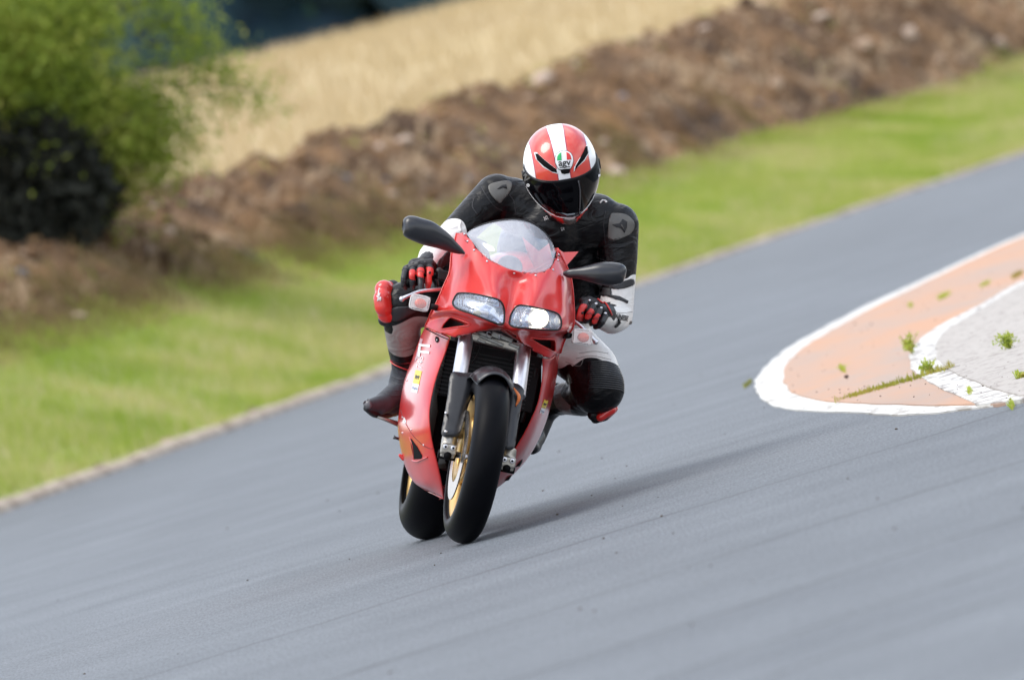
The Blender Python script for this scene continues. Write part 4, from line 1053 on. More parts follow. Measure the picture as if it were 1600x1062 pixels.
for (a, b_, c, r) in (((742, 524, .22), (738, 545, .24), (733, 562, .27), .005), ((752, 526, .2), (749, 548, .25), (738, 568, .3), .0035), ((800, 530, .22), (803, 550, .26), (798, 566, .3), .006), ((700, 585, .42), (704, 620, .43), (714, 650, .44), .009), ((838, 575, .42), (830, 610, .43), (815, 660, .45), .009)):
    mk('hose', *tube([P(*a), P(*b_), P(*c)], r, 8, smoothn=5), blackp, bike)
for (x, y, w, h_) in ((757, 523, .05, .012), (775, 524, .034, .02), (790, 529, .05, .016), (768, 532, .09, .012), (803, 540, .04, .012), (752, 533, .03, .01)):
    mk('bracket', *bx(x, y, .17 + .0008 * (y - 520), w, .02, h_, .2), M('bracket_metal', (.25, .25, .24), .35, metal=.8, vary=.4, vscale=40), bike, smooth=False, bevel=.002)
for (x, y) in ((764, 521), (783, 525)): mk('clip', *tube([P(x - 3, y + 5, .15), P(x - 3, y - 3, .15), P(x + 3, y - 1, .15)], .0016, 5), chrome, bike)
mk('frame', *join([tube([P(740, 540, .45), P(730, 560, .8), P(760, 600, 1.2)], .02, 8), tube([P(820, 550, .45), P(800, 590, .8), P(780, 620, 1.2)], .02, 8)]), engine, bike)
mk('swingarm', *join([tube([LB(s * .13, .95, .36), LB(s * .13, 1.2, .34), LB(s * .12, 1.41, .315)], .028, 8) for s in (1,)]), alloy, bike)
mk('tail_fairing', *voxel([xf(ellipsoid(Matrix.Diagonal((.13, .36, .07, 1))), MB @ Matrix.Translation((.0, 1.35, .84)))], .012, 6), red, bike)
mk('exhaust', *tube([LB(.05, .9, .30), LB(.1, 1.2, .55), LB(.1, 1.6, .74)], .045, 14, smoothn=4), chrome, bike)
# pegs and the little lever that stick out
mk('foot_peg', *tube([P(624, 663, .98), P(608, 657, .96), P(590, 651, .94)], [.010, .008, .005], 10), alloy, bike)
mk('gear_lever_tip', *tube([P(626, 686, .9), P(619, 684, .9), P(615, 682.5, .9)], [.006, .005, .0075], 10), blackg, bike)
mk('side_lug', *voxel([capsule(P(630, 716, .8), P(625, 711, .8), .008, .006)], .002, 2), red, bike)

# ---- mirrors
def loft(st, seg=20):                           # stations (px, py, y, half height px, half depth m), section square to the axis
    a = cr1(np.array(st, float), 5); V = []; F = []
    c = [P(*q[:3]) for q in a]; yv = (MB.to_3x3() @ Vector((0, 1, 0))).normalized()
    for i in range(len(a)):
        t = (c[min(i + 1, len(c) - 1)] - c[max(i - 1, 0)]).normalized(); n = t.cross(yv).normalized()
        hh = a[i][3] * mlen(); dd = a[i][4]
        for k in range(seg):
            an = 2 * math.pi * k / seg; cx, sx = math.cos(an), math.sin(an)
            q = 1.0
            V.append(c[i] + n * hh * math.copysign(abs(cx) ** .85, cx) + yv * dd * math.copysign(abs(sx) ** .85, sx))
    m = len(a)
    for i in range(m - 1):
        for k in range(seg): F.append((i * seg + k, i * seg + (k + 1) % seg, (i + 1) * seg + (k + 1) % seg, (i + 1) * seg + k))
    F.append(tuple(range(seg))); F.append(tuple((m - 1) * seg + k for k in range(seg))[::-1])
    return V, F
mir = M('mirror_shell', (.012, .013, .017), .32, coat=.25, coatr=.2)
m1 = mk('mirror', *loft([(726,396,.20,1.5,.008),(718,391.5,.20,6,.014),(705,384,.19,10.5,.02),(690,374.5,.18,15,.03),(670,365,.17,19.5,.038),(652,358.5,.165,19,.042),(641,354.5,.16,18,.038),(633,352.5,.16,14.5,.030),(629,352,.16,7,.014)]), mir, bike); setp(m1, 'black mirror sticking up on the left in the picture')
m2 = mk('mirror', *loft([(880,427,.22,2.5,.008),(888,427.5,.21,6.5,.014),(902,427,.20,8.5,.02),(918,427,.19,12.5,.03),(936,427,.18,17,.038),(952,427.5,.175,18.5,.042),(966,427.5,.17,17,.038),(974,427.5,.17,13.5,.030),(978,428,.17,6,.012)]), mir, bike); setp(m2, 'black mirror hanging level on the right in the picture')
for s_, w_ in ((m1, ((722, 393, .19), (713, 392, .175))), (m2, ((886, 428, .20), (893, 430, .185)))):
    mk('mirror_glass', *(lambda q: (q[0], q[1]))(tube([P(w_[0][0], w_[0][1], .24), P(w_[1][0], w_[1][1], .25)], .006, 8)), blackg, s_)
# ---- turn signals
lens = M('signal_lens', (.85, .80, .80), .12, coat=1, bump=.1, bscale=160)
lens.node_tree.nodes['Principled BSDF'].inputs['Alpha'].default_value = .28
sig_in = M('signal_reflector', (.75, .16, .10), .25, metal=.3)
for (cx, cy, a, x0, y0, x1, y1, lab) in ((655.5, 473, 12, 672, 478, 686, 482, 'turn signal on the left in the picture'), (909.5, 526, 6, 890, 524, 882, 524, 'turn signal on the right in the picture')):
    c = P(cx, cy, .20); m = Matrix.Translation(c) @ MB.to_3x3().to_4x4() @ Matrix.Rotation(R_(a) - R_(11), 4, 'Y')
    ts = mk('turn_signal', *voxel([box(m @ Matrix.Translation((0, .012, 0)), .064, .03, .048)], .003, 6), blackp, bike); setp(ts, lab)
    mk('signal_lens', *voxel([box(m @ Matrix.Translation((0, -.010, 0)), .068, .028, .052)], .0026, 8), lens, ts)
    mk('signal_bulb', *xf(ellipsoid(Matrix.Diagonal((.021, .008, .017, 1)), 16, 10), m @ Matrix.Translation((.003, -.013, -.002))), sig_in, ts)
    mk('signal_backing', *box(m @ Matrix.Translation((0, -.004, 0)), .060, .004, .044), M('signal_silver', (.7, .62, .60), .35, metal=.5), ts, smooth=False)
    mk('signal_frame', *ring([m @ Vector((.034 * math.copysign(abs(math.cos(t)) ** .45, math.cos(t)), -.004, .026 * math.copysign(abs(math.sin(t)) ** .45, math.sin(t)))) for t in np.linspace(0, 2 * math.pi, 40, endpoint=False)], .0022, 6), M('signal_edge', (.75, .72, .7), .2), ts)
    mk('signal_stalk', *tube([P(x0, y0, .21), P(x1, y1, .26)], [.010, .013], 10), blackp, ts)
# ---- handlebars, levers
for s, g0, g1, lv, hb in ((-1, (628, 446, .44), (694, 427, .44), [(628, 467, .32), (640, 461, .32), (656, 455, .33), (674, 453, .35), (692, 451, .39)], None), (1, (940, 500, .44), (884, 484, .44), [(931, 534, .33), (925, 527, .33), (914, 515, .33), (902, 505, .35), (892, 498, .38)], None)):
    hb = mk('handlebar', *tube([P(*g0), P(*g1)], .011, 14), engine, bike)
    mk('grip', *tube([P(*g0), P(g0[0] + (g1[0] - g0[0]) * .62, g0[1] + (g1[1] - g0[1]) * .62, .44)], .0165, 16), rubber, hb)
    lvv = mk('lever', *tube([P(*q) for q in lv], [.008, .0058, .0062, .0065, .008], 10, smoothn=4), chrome, hb)
    mk('lever_ball', *xf(ellipsoid(Matrix.Diagonal((.0095, .0095, .0095, 1)), 16, 10), Matrix.Translation(P(*lv[0]))), chrome, hb)
    mk('master_cylinder', *voxel([box(Matrix.Translation(P(g1[0], g1[1] + 4, .41)) @ MB.to_3x3().to_4x4(), .05, .05, .035), capsule(P(g1[0] - s * -8, g1[1] - 3, .40), P(g1[0] + s * 4, g1[1] + 2, .40), .014, .014)], .003, 3), blackp, hb)
# ================================================================== RIDER
person = empty('person', Matrix.Translation(P(845, 520, 1.1)), 'rider in black and white leathers hanging off with one knee towards the ground', 'person')
def BW(n, q): return P(q[0], q[1], q[2]), q[3]
J = {}
def chain(*pts):
    out = []
    for a, b in zip(pts[:-1], pts[1:]):
        out.append(capsule(P(*a[:3]), P(*b[:3]), a[3], b[3], 20, 6))
    return out
RT = MB.to_3x3().to_4x4()
body = []
body += chain((846, 505, 1.22, .155), (842, 450, 1.08, .160), (848, 390, .90, .165), (862, 356, .80, .150))      # trunk
body += chain((704, 404, .72, .045), (702, 446, .86, .060))
body += chain((905, 400, .88, .12), (905, 460, 1.02, .12))
body += chain((862, 350, .80, .13), (800, 318, .80, .095), (778, 308, .78, .082))                                # left shoulder
body += chain((862, 352, .80, .13), (930, 345, .76, .10), (962, 352, .74, .078))                                 # right shoulder
body += chain((868, 340, .78, .10), (880, 318, .68, .075))                                                       # neck
body += chain((776, 306, .78, .080), (745, 332, .74, .066), (712, 366, .68, .060), (688, 392, .62, .058))        # left upper arm
body += chain((688, 392, .62, .058), (676, 402, .55, .052), (666, 418, .48, .040))                               # left forearm
body += chain((964, 352, .74, .080), (967, 400, .73, .068), (966, 450, .72, .060), (962, 492, .70, .062))        # right upper arm
body += chain((962, 492, .70, .062), (956, 498, .60, .055), (938, 494, .50, .042))                               # right forearm
body += chain((830, 510, 1.22, .13), (760, 490, 1.05, .10), (660, 476, .86, .078), (632, 474, .84, .075))        # left thigh
body += chain((630, 474, .84, .078), (628, 510, .88, .066), (633, 545, .97, .062), (640, 590, 1.06, .050))       # left shin
body += chain((860, 510, 1.20, .14), (885, 540, 1.05, .105), (925, 575, .92, .095), (934, 606, .86, .098))       # right thigh
body += chain((934, 606, .86, .092), (912, 622, .95, .066), (885, 622, 1.08, .060), (864, 628, 1.16, .052))      # right shin
BV_, BF_ = voxel(body, .0065, 7, .6)
# colour regions: signed distances to tapered bones, one class against the others
def sdcaps(V, a, b):
    pa = np.array(P(*a[:3])); pb = np.array(P(*b[:3])); d = pb - pa; t = np.clip(((V - pa) @ d) / (d @ d), 0, 1)
    return np.linalg.norm(V - pa - t[:, None] * d, axis=1) - (a[3] + (b[3] - a[3]) * t)
Wb = [((672, 405, .52, .045), (692, 392, .58, .05)), ((713, 362, .65, .03), (722, 352, .66, .03)), ((700, 378, .6, .03), (706, 372, .62, .03)),
      ((966, 458, .66, .05), (984, 452, .68, .03)), ((975, 490, .60, .06), (955, 505, .56, .045)), ((975, 505, .66, .06), (958, 514, .62, .04)), ((985, 440, .68, .03), (980, 470, .66, .035)),
      ((895, 540, .95, .10), (945, 552, .86, .045)), ((900, 548, .88, .05), (912, 560, .88, .03))]
Kb = [((940, 440, .62, .075), (968, 400, .66, .09)), ((940, 452, .60, .05), (930, 470, .60, .05)), ((948, 468, .56, .028), (976, 480, .58, .010)), ((950, 610, .78, .10), (928, 604, .80, .10)), ((935, 528, .6, .02), (984, 535, .62, .030)),
      ((690, 440, .6, .06), (700, 420, .6, .045)), ((745, 340, .7, .09), (780, 310, .72, .10)), ((650, 455, .80, .085), (625, 480, .78, .07)), ((880, 600, .95, .07), (893, 575, .9, .02)), ((640, 570, .98, .075), (640, 600, 1.0, .07)), ((860, 380, .8, .2), (860, 450, .9, .2)), ((668, 425, .46, .03), (660, 425, .46, .03)), ((842, 600, 1.1, .1), (860, 640, 1.1, .05)), ((930, 640, .86, .06), (905, 640, .95, .03)), ((600, 505, .84, .02), (612, 520, .84, .015))]
Gb = [((640, 505, .82, .052), (632, 535, .88, .055)), ((655, 500, .84, .03), (640, 540, .9, .03)), ((620, 525, .85, .035), (626, 538, .88, .035)), ((880, 612, 1.05, .052), (890, 625, .98, .048))]
dW = np.min([sdcaps(BV_, *q) for q in Wb], axis=0); dK = np.min([sdcaps(BV_, *q) for q in Kb], axis=0); dG = np.min([sdcaps(BV_, *q) for q in Gb], axis=0)
def leather():
    m = bpy.data.materials.new('leather_suit'); m.use_nodes = True; n = m.node_tree.nodes; l = m.node_tree.links; b = n['Principled BSDF']
    b.inputs['Roughness'].default_value = .34; b.inputs['Specular IOR Level'].default_value = .27
    def step(nm):
        a = n.new('ShaderNodeAttribute'); a.attribute_name = nm; r = n.new('ShaderNodeMapRange'); r.inputs['From Min'].default_value = -.0006; r.inputs['From Max'].default_value = .0006; l.new(a.outputs['Fac'], r.inputs[0]); return r
    w = step('white'); g = step('grey')
    m1_ = n.new('ShaderNodeMixRGB'); m1_.inputs[1].default_value = (.0028, .0028, .0036, 1); m1_.inputs[2].default_value = (.74, .72, .69, 1); l.new(w.outputs[0], m1_.inputs[0])
    m2_ = n.new('ShaderNodeMixRGB'); m2_.inputs[2].default_value = (.27, .245, .23, 1); l.new(m1_.outputs[0], m2_.inputs[1]); l.new(g.outputs[0], m2_.inputs[0]); l.new(m2_.outputs[0], b.inputs['Base Color'])
    t = n.new('ShaderNodeTexCoord'); mp = n.new('ShaderNodeMapping'); mp.inputs['Scale'].default_value = (1, 1, 2.2); mp.inputs['Rotation'].default_value = (.3, .5, 0); l.new(t.outputs['Object'], mp.inputs[0])
    q1 = n.new('ShaderNodeTexNoise'); q1.inputs['Scale'].default_value = 11; q1.inputs['Detail'].default_value = 3; q1.inputs['Distortion'].default_value = 1.2; l.new(mp.outputs[0], q1.inputs[0])
    q2 = n.new('ShaderNodeTexNoise'); q2.inputs['Scale'].default_value = 700; l.new(t.outputs['Object'], q2.inputs[0])
    b1 = n.new('ShaderNodeBump'); b1.inputs['Strength'].default_value = .5; b1.inputs['Distance'].default_value = .018; l.new(q1.outputs[0], b1.inputs['Height'])
    b2 = n.new('ShaderNodeBump'); b2.inputs['Strength'].default_value = .12; b2.inputs['Distance'].default_value = .0006; l.new(q2.outputs[0], b2.inputs['Height']); l.new(b1.outputs[0], b2.inputs['Normal']); l.new(b2.outputs[0], b.inputs['Normal'])
    return m
m_suit = leather()
bo_ = mk('body', BV_, BF_, m_suit, person)
for nm, v in (('white', np.minimum(dK, dG) - dW), ('grey', np.minimum(dK, dW) - dG)):
    a = bo_.data.attributes.new(nm, 'FLOAT', 'POINT'); a.data.foreach_set('value', v.astype(np.float32))
bt_ = bvh(BV_, BF_)
def patch(name, ol, mat, off=.003, spl=4, parent=None, tree=None, solid=.004, step=3.5, lab=None):
    V, F = drape(ol, tree or bt_, off, (), step, spl)
    o = mk(name, V, F, mat, parent or person, solid=solid)
    if lab: o['label'] = lab
    return o
titan = M('shoulder_titanium', (.13, .125, .115), .40, metal=.35, vary=.15, vscale=30)
seam = M('seam_black', (.02, .02, .023), .5)
sp1 = patch('shoulder_plate', [(764, 291), (775, 286), (793, 284), (799, 289), (796, 300), (786, 312), (780, 317), (772, 311), (765, 301)], titan, .006, lab='grey metal plate on the shoulder at the left of the picture')
sp2 = patch('shoulder_plate', [(953, 337), (962, 334), (977, 336), (987, 344), (990, 353), (985, 364), (974, 371), (962, 375), (952, 373), (950, 358)], titan, .006, lab='grey metal plate on the shoulder at the right of the picture')
patch('shoulder_emblem', [(776, 297), (783, 291), (790, 290), (791, 296), (785, 294), (780, 296)], blackt, .0085, 0, sp1, solid=.0008)
patch('shoulder_emblem', [(956, 351), (968, 349), (972, 343), (979, 347), (978, 356), (974.5, 364), (970, 357), (963, 355)], blackt, .0085, 0, sp2, solid=.0008)
patch('emblem_gleam', [(969.5, 351), (971, 351), (974, 357), (972.5, 358)], titan, .0095, 0, sp2, solid=.0008)
def seamline(pts, r=.0016, mat=None, off=.0005): return mk('seam', *line_on(pts, bt_, r, off), mat or seam, person)
whl = M('white_leather', (.74, .72, .69), .45, bump=.05, bscale=200)
seamline([(720, 346), (718, 354), (720, 362)], .005, whl, .001)
seamline([(943, 300), (955, 303), (950, 306)], .003, whl)
for pts in ([(752, 292), (760, 306), (772, 322), (786, 330)], [(742, 308), (738, 322), (746, 336)], [(792, 300), (803, 315), (806, 335)], [(946, 330), (943, 350), (946, 380)], [(948, 382), (968, 386), (988, 378)], [(822, 340), (838, 352), (850, 372)], [(932, 402), (948, 410), (944, 425)]): seamline(pts)
for pts in ([(955, 484), (968, 489), (988, 487)], [(960, 442), (978, 447), (988, 441)], [(900, 560), (925, 556), (955, 562)], [(905, 552), (928, 549), (950, 552)], [(884, 565), (905, 572), (912, 560)]): seamline(pts, .0010, M('seam_grey', (.25, .24, .23), .6))
# black band with white edges round the arm above the elbow
patch('sleeve_band', [(941, 436), (962, 443), (985, 436), (990, 439), (988, 446), (966, 452), (946, 447)], seam, .0035, 3)
patch('sleeve_stripe', [(962, 440.5), (986, 432), (987, 434.5), (963, 443.5)], whl, .0065, 0)
patch('sleeve_band', [(604, 498), (615, 501), (625, 500), (640, 492), (652, 485), (648, 478), (610, 482)], seam, .003, 3)
patch('sleeve_panel', [(695, 396), (702, 394), (704, 410), (702, 440), (690, 438), (684, 426), (688, 410)], seam, .004, 3)
patch('sleeve_panel', [(683, 412), (690, 402), (700, 398), (700, 425), (686, 425)], seam, .003, 3)
patch('sleeve_panel', [(936, 448), (955, 450), (956, 461), (968, 463), (981, 470), (980, 474.5), (962, 468.5), (946, 462), (934, 466)], seam, .004, 0)
patch('elbow_slider', [(988, 500), (987, 512), (981, 522), (973, 525), (975, 519), (982, 510)], blackp, .005, 3, solid=.006)
# stretch ribs on the lean-side knee
ribs = []
for k in range(13):
    y = 567 + k * 3.3; xo = 931 - k * 1.0
    x1 = 965 + 9 * math.sin(min(1, k / 8) * 1.4); pts = [(xo - 12 + k, y - 1), (xo + 12, y - 2.0), (x1 - 8, y + 1.5), (x1, y + 6)]
    ribs.append(line_on(pts, bt_, .0042, .0012, 5))
V, F = join(ribs); kp = mk('knee_ribs', V, F, M('rib_leather', (.010, .010, .012), .3, coat=.2), person)
# knee sliders
redp = M('slider_red', (.62, .025, .02), .28, coat=.6)
def slider(pts, lab):
    o = mk('knee_slider', *voxel([capsule(P(*a[:3]), P(*b[:3]), a[3], b[3]) for a, b in pts], .004, 6), redp, person); o['label'] = lab; return o
s1 = slider([((600, 452, .82, .034), (604, 490, .82, .034)), ((598, 466, .80, .034), (600, 480, .80, .034)), ((607, 452, .86, .03), (609, 486, .86, .03))], 'red slider on the outer knee, left in the picture')
s2 = slider([((955, 640, .84, .018), (938, 652, .84, .016)), ((958, 638, .86, .018), (945, 650, .9, .018))], 'red slider puck on the knee nearest the track')
mk('slider_base', *voxel([capsule(P(930, 655, .86), P(944, 650, .86), .016, .018), capsule(P(926, 648, .86), P(945, 643, .86), .02, .02)], .004, 5), blackp, s2)
s1t = bvh([WM[s1.name] @ v.co for v in s1.data.vertices], [tuple(p.vertices) for p in s1.data.polygons])
mk('slider_mark', *join([line_on([(593, 450), (591, 462), (594, 458)], s1t, .0022, .001, 4), line_on([(594, 458), (590, 470), (595, 464), (594, 470)], s1t, .0022, .001, 4), line_on([(589, 462), (592, 466), (596, 468)], s1t, .002, .001, 4)]), white_t, s1)
s1k = voxel([capsule(P(613, 450, .87), P(612, 494, .87), .030, .032), capsule(P(600, 500, .86), P(616, 503, .86), .022, .03)], .004, 5)
mk('knee_cup', *s1k, M('knee_cup', (.015, .015, .017), .5, bump=.1, bscale=90), person)
patch('mesh_vent', [(608, 470), (611, 469), (611, 480), (608, 488), (606, 484)], M('vent_grey', (.22, .22, .23), .5, bump=.4, bscale=400), .001, 3, person, bvh(*s1k), .001)

# ---- boots
bootm = M('boot_leather', (.055, .062, .075), .6, bump=.6, bscale=22, vary=.35, vscale=14)
bootk = M('boot_black', (.010, .010, .012), .42, bump=.1, bscale=40)
bt1 = voxel([capsule(P(636, 553, .99), P(634, 578, 1.03), .060, .052), capsule(P(634, 578, 1.03), P(626, 612, 1.06), .052, .050), capsule(P(626, 612, 1.06), P(614, 634, 1.08), .050, .040), capsule(P(618, 616, 1.03), P(594, 633, .96), .044, .036), capsule(P(600, 630, .97), P(577, 633, .91), .037, .022), capsule(P(612, 637, 1.03), P(584, 637, .94), .026, .020)], .0045, 7)
b1 = mk('boot', *bt1, bootm, person); setp(b1, 'grey black boot on the peg, toe pointing left')
btt = bvh(*bt1)
patch('boot_cuff', [(606, 541), (618, 545), (634, 547), (652, 544), (650, 560), (645, 578), (634, 580), (618, 573), (609, 562)], bootk, .003, 4, b1, btt)
for pts, m_ in (([(606, 545), (609, 560), (618, 569), (640, 578)], redp), ([(610, 560), (622, 566), (641, 566)], M('boot_red', (.30, .02, .025), .5)), ([(612, 552), (630, 557), (646, 553)], seam)): mk('boot_piping', *line_on(pts, btt, .0024, .004), m_, b1)
for pts in ([(612, 587), (624, 592), (640, 590)], [(608, 595), (622, 601), (638, 599)], [(604, 604), (618, 610), (634, 608)], [(600, 612), (612, 618), (628, 617)]): mk('boot_fold', *line_on(pts, btt, .0028, -.0008), bootm, b1)
mk('boot_sole', *tube([P(572, 637, .90), P(586, 645, .95), (P(604, 646, 1.02)), P(620, 642, 1.08)], [.012, .017, .018, .014], 10, smoothn=4), bootk, b1)
patch('toe_slider', [(568, 630), (573, 624), (579, 626), (580, 636), (573, 638)], M('toe_plastic', (.10, .10, .11), .3), .0025, 4, b1, btt)
bt2 = voxel([capsule(P(868, 622, 1.14), P(852, 640, 1.20), .058, .050), capsule(P(852, 640, 1.20), P(838, 680, 1.16), .045, .038), capsule(P(838, 684, 1.12), P(830, 697, 1.04), .034, .028), capsule(P(836, 697, 1.1), P(831, 699, 1.02), .025, .026)], .005, 6)
b2 = mk('boot', *bt2, bootk, person); setp(b2, 'black boot on the lean side, only its toe in view')

# ---- gloves
glb = M('glove_black', (.012, .012, .015), .45, bump=.15, bscale=120)
glr = M('glove_red', (.62, .03, .025), .4, coat=.2, bump=.06, bscale=150)
gls = M('glove_grey', (.06, .06, .068), .45)
def glove(fing, palm, cuffs, thumb, lab, knuckles, kmat):
    parts = [capsule(P(*a[:3]), P(*b[:3]), a[3], b[3]) for a, b in palm + cuffs + thumb]
    for f in fing:
        for a, b in zip(f['c'][:-1], f['c'][1:]): parts.append(capsule(P(*a[:3]), P(*b[:3]), a[3], b[3], 12, 5))
    V, F = voxel(parts, .0022, 3, .5)
    g_ = mk('glove', V, F, glb, person); setp(g_, lab); gt = bvh(V, F)
    for f in fing:
        for (q, m_) in f.get('p', []): mk('finger_armour', *(lambda d: d)(drape(q, gt, .0022, (), 2.2, 3)), m_, g_, solid=.004)
        for q in f.get('l', []): mk('finger_seam', *line_on(q, gt, .0011, .0025, 3), gls, g_)
    for (x, y, r) in knuckles:
        q, nr = hit(gt, x, y, .0); d = nr.to_track_quat('Z', 'Y').to_matrix().to_4x4()
        mk('knuckle', *ellipsoid(Matrix.Translation(q + nr * .001) @ d @ Matrix.Diagonal((r, r * .8, r * .55, 1)), 16, 10), kmat, g_)
    return g_, gt
fl = [
 {'c': [(672, 419, .41, .0135), (671, 428, .385, .0130), (669.5, 441, .375, .0115), (668.5, 450, .39, .0095)], 'p': [([(665, 419), (671, 417.5), (676, 420), (676.5, 430), (674, 442), (671, 451), (666.5, 451), (664.5, 442), (664, 430)], glr)]},
 {'c': [(657.5, 419, .40, .0135), (657, 430, .375, .0128), (658, 445, .355, .0115), (657.5, 456, .35, .0100)], 'p': [([(653, 420), (657.5, 418), (661.5, 420), (663, 428), (662, 434), (652, 431.5), (651.5, 426)], glr)], 'l': [[(651.5, 433.5), (657, 434.5), (662.5, 437)], [(653, 425), (657, 424), (661.5, 426)]]},
 {'c': [(645, 422, .40, .0130), (644, 431, .378, .0125), (644.5, 443, .382, .0110), (645, 449, .41, .0095)], 'p': [([(640.5, 423), (645, 421), (648.5, 423.5), (650, 431), (649, 437), (641, 436), (639.8, 430)], glr)], 'l': [[(641, 438), (645, 439), (649.5, 438.5)]]},
 {'c': [(633, 426, .41, .0125), (631, 435, .392, .0120), (630, 445, .395, .0105), (633, 450, .42, .009)], 'l': [[(628, 437), (632, 438), (636, 437)]]}]
pl = [((672, 412, .43, .018), (655, 414, .43, .019)), ((655, 414, .43, .019), (636, 421, .44, .017)), ((668, 412, .47, .026), (648, 414, .47, .024)), ((636, 424, .45, .014), (632, 440, .46, .012)), ((668, 430, .455, .014), (640, 438, .455, .014))]
glL, gtL = glove(fl, pl, [((664, 412, .47, .030), (674, 405, .53, .042))], [((672, 428, .48, .014), (680, 440, .465, .012)), ((680, 440, .465, .012), (682, 447, .45, .010))], 'glove on the left in the picture, two fingers reaching over the lever', [(629, 422, .004), (636, 415, .004), (645, 411, .004), (654, 409, .004), (664, 409.5, .004)], gls)
q, nr = hit(gtL, 671.5, 426.5, .003); mk('rivet', *cyl(q, q + nr * .003, .0045, 12), blackt, glL)
fr = [
 {'c': [(914, 474, .41, .0140), (909, 482, .385, .0135), (904.5, 493, .375, .0120), (901, 499, .395, .0095)], 'p': [([(907.5, 477), (912, 475), (917, 477), (916, 485), (911, 495), (906, 502), (901, 499), (902, 490), (904.5, 482)], glr)]},
 {'c': [(926, 479, .40, .0138), (921, 488, .378, .0130), (918, 497, .382, .0115), (915, 502, .41, .0095)], 'p': [([(919.5, 485.5), (923, 482), (928, 485.5), (926, 492.5), (919, 499), (914, 496.5), (916, 490)], glr)], 'l': [[(917.5, 490), (922, 489), (926.5, 490.5)]]},
 {'c': [(936, 486, .405, .0132), (932, 494, .385, .0125), (928, 502, .39, .0112), (924, 506, .42, .009)], 'p': [([(930, 493), (934, 490), (938, 493), (936, 499), (929.5, 506), (925, 503), (927, 497)], glr)], 'l': [[(927.5, 498), (932, 497), (936, 499)]]},
 {'c': [(945, 494, .42, .0128), (941, 503, .40, .0118), (936, 509, .41, .0105), (930, 511, .43, .009)], 'l': [[(937, 502), (941, 501), (945, 503)]]}]
prr = [((912, 471, .44, .017), (928, 474, .43, .020)), ((928, 474, .43, .020), (946, 487, .45, .019)), ((920, 474, .48, .027), (942, 488, .49, .027)), ((912, 486, .455, .014), (936, 500, .455, .014))]
glR, gtR = glove(fr, prr, [((936, 487, .47, .032), (944, 491, .52, .044))], [((908, 480, .48, .014), (899, 486, .465, .012)), ((899, 486, .465, .012), (897, 494, .45, .010))], 'glove on the right in the picture, fist closed on the bar', [(921, 469.5, .0055), (931, 474.5, .0065), (939, 481, .0065), (946, 489.5, .0065)], chrome)
q, nr = hit(gtR, 909, 489, .003); mk('rivet', *cyl(q, q + nr * .003, .0045, 12), blackt, glR)
mk('cuff_piping', *line_on([(933, 468), (944, 473), (951, 483), (955, 492)], gtR, .0030, .003), glr, glR)
text_on('DAINESE', bt_, 968.5, 495.5, 10.5, R_(13), blackt, 'sleeve_lettering', person, .0020, flip=False, sx=.62, bold=.035)

# ---- helmet
HM = Matrix.Translation(P(877.5, 270, .60)) @ Matrix.Rotation(R_(6.5), 4, 'Y') @ Matrix.Rotation(R_(2), 4, 'Z') @ Matrix.Rotation(R_(27), 4, 'X')
def hel(az, el, off=0.0):                        # a point of the shell; az 0 is straight ahead, el up
    ca, sa, ce, se = math.cos(az), math.sin(az), math.cos(el), math.sin(el)
    d = Vector((ce * sa, -ce * ca, se)); p = 2.25
    k = (abs(d.x / .1345) ** p + abs(d.y / .162) ** p + abs(d.z / .172) ** p) ** (-1 / p)
    v = d * (k + off)
    f = max(0, math.cos(az)) if abs(az) < math.pi / 2 else 0
    if se < 0:
        t = min(1, -se * 1.25)
        v.y -= .026 * f ** 2 * t
        v.x *= 1 - .38 * t * (.35 + .65 * f)
        v.z = max(v.z, -.164 - off * .5 + .02 * (1 - f))
    return v
def hshell(az0, az1, e0, e1, n, m, off):         # e0/e1 may be functions of az
    V = []; F = []
    for i in range(n + 1):
        az = az0 + (az1 - az0) * i / n
        a = e0(az) if callable(e0) else e0; b = e1(az) if callable(e1) else e1
        for j in range(m + 1): V.append(HM @ hel(az, a + (b - a) * j / m, off))
    for i in range(n):
        for j in range(m): F.append((i * (m + 1) + j, (i + 1) * (m + 1) + j, (i + 1) * (m + 1) + j + 1, i * (m + 1) + j + 1))
    return V, F
HV, HF = hshell(-math.pi, math.pi, R_(-62), R_(89.9), 128, 80, 0); ht = bvh(HV, HF)
def helmet_mat():
    m = bpy.data.materials.new('helmet_paint'); m.use_nodes = True; n = m.node_tree.nodes; l = m.node_tree.links; b = n['Principled BSDF']
    b.inputs['Roughness'].default_value = .3; b.inputs['Coat Weight'].default_value = 1; b.inputs['Coat Roughness'].default_value = .05
    t = n.new('ShaderNodeAttribute'); t.attribute_name = 'side'; ab = n.new('ShaderNodeMath'); ab.operation = 'ABSOLUTE'; l.new(t.outputs['Fac'], ab.inputs[0])
    r = n.new('ShaderNodeValToRGB'); r.color_ramp.interpolation = 'CONSTANT'; e = r.color_ramp.elements
    W = (.82, .82, .83, 1); Rd = (.62, .045, .025, 1); Dk = (.36, .02, .05, 1)
    e[0].position = 0; e[0].color = W; e[1].position = .205; e[1].color = Dk
    for p_, c_ in ((.235, Rd), (.715, Dk), (.735, W), (.985, (.012, .012, .014, 1))): q = e.new(p_); q.color = c_
    l.new(ab.outputs[0], r.inputs[0]); l.new(r.outputs[0], b.inputs['Base Color']); return m
helmet = mk('helmet', HV, HF, helmet_mat(), person)
inv = HM.inverted(); loc = [inv @ Vector(v) for v in HV]
sv = []
for v in loc:
    q = v.x / .1345; f = min(1, max(0, -v.y / .15)); sv.append(q * (1 + .45 * f * max(0, 1 - abs(q) / .6)) if v.z > -.02 or abs(q) < .9 else q)
a = helmet.data.attributes.new('side', 'FLOAT', 'POINT'); a.data.foreach_set('value', np.array(sv, dtype=np.float32))
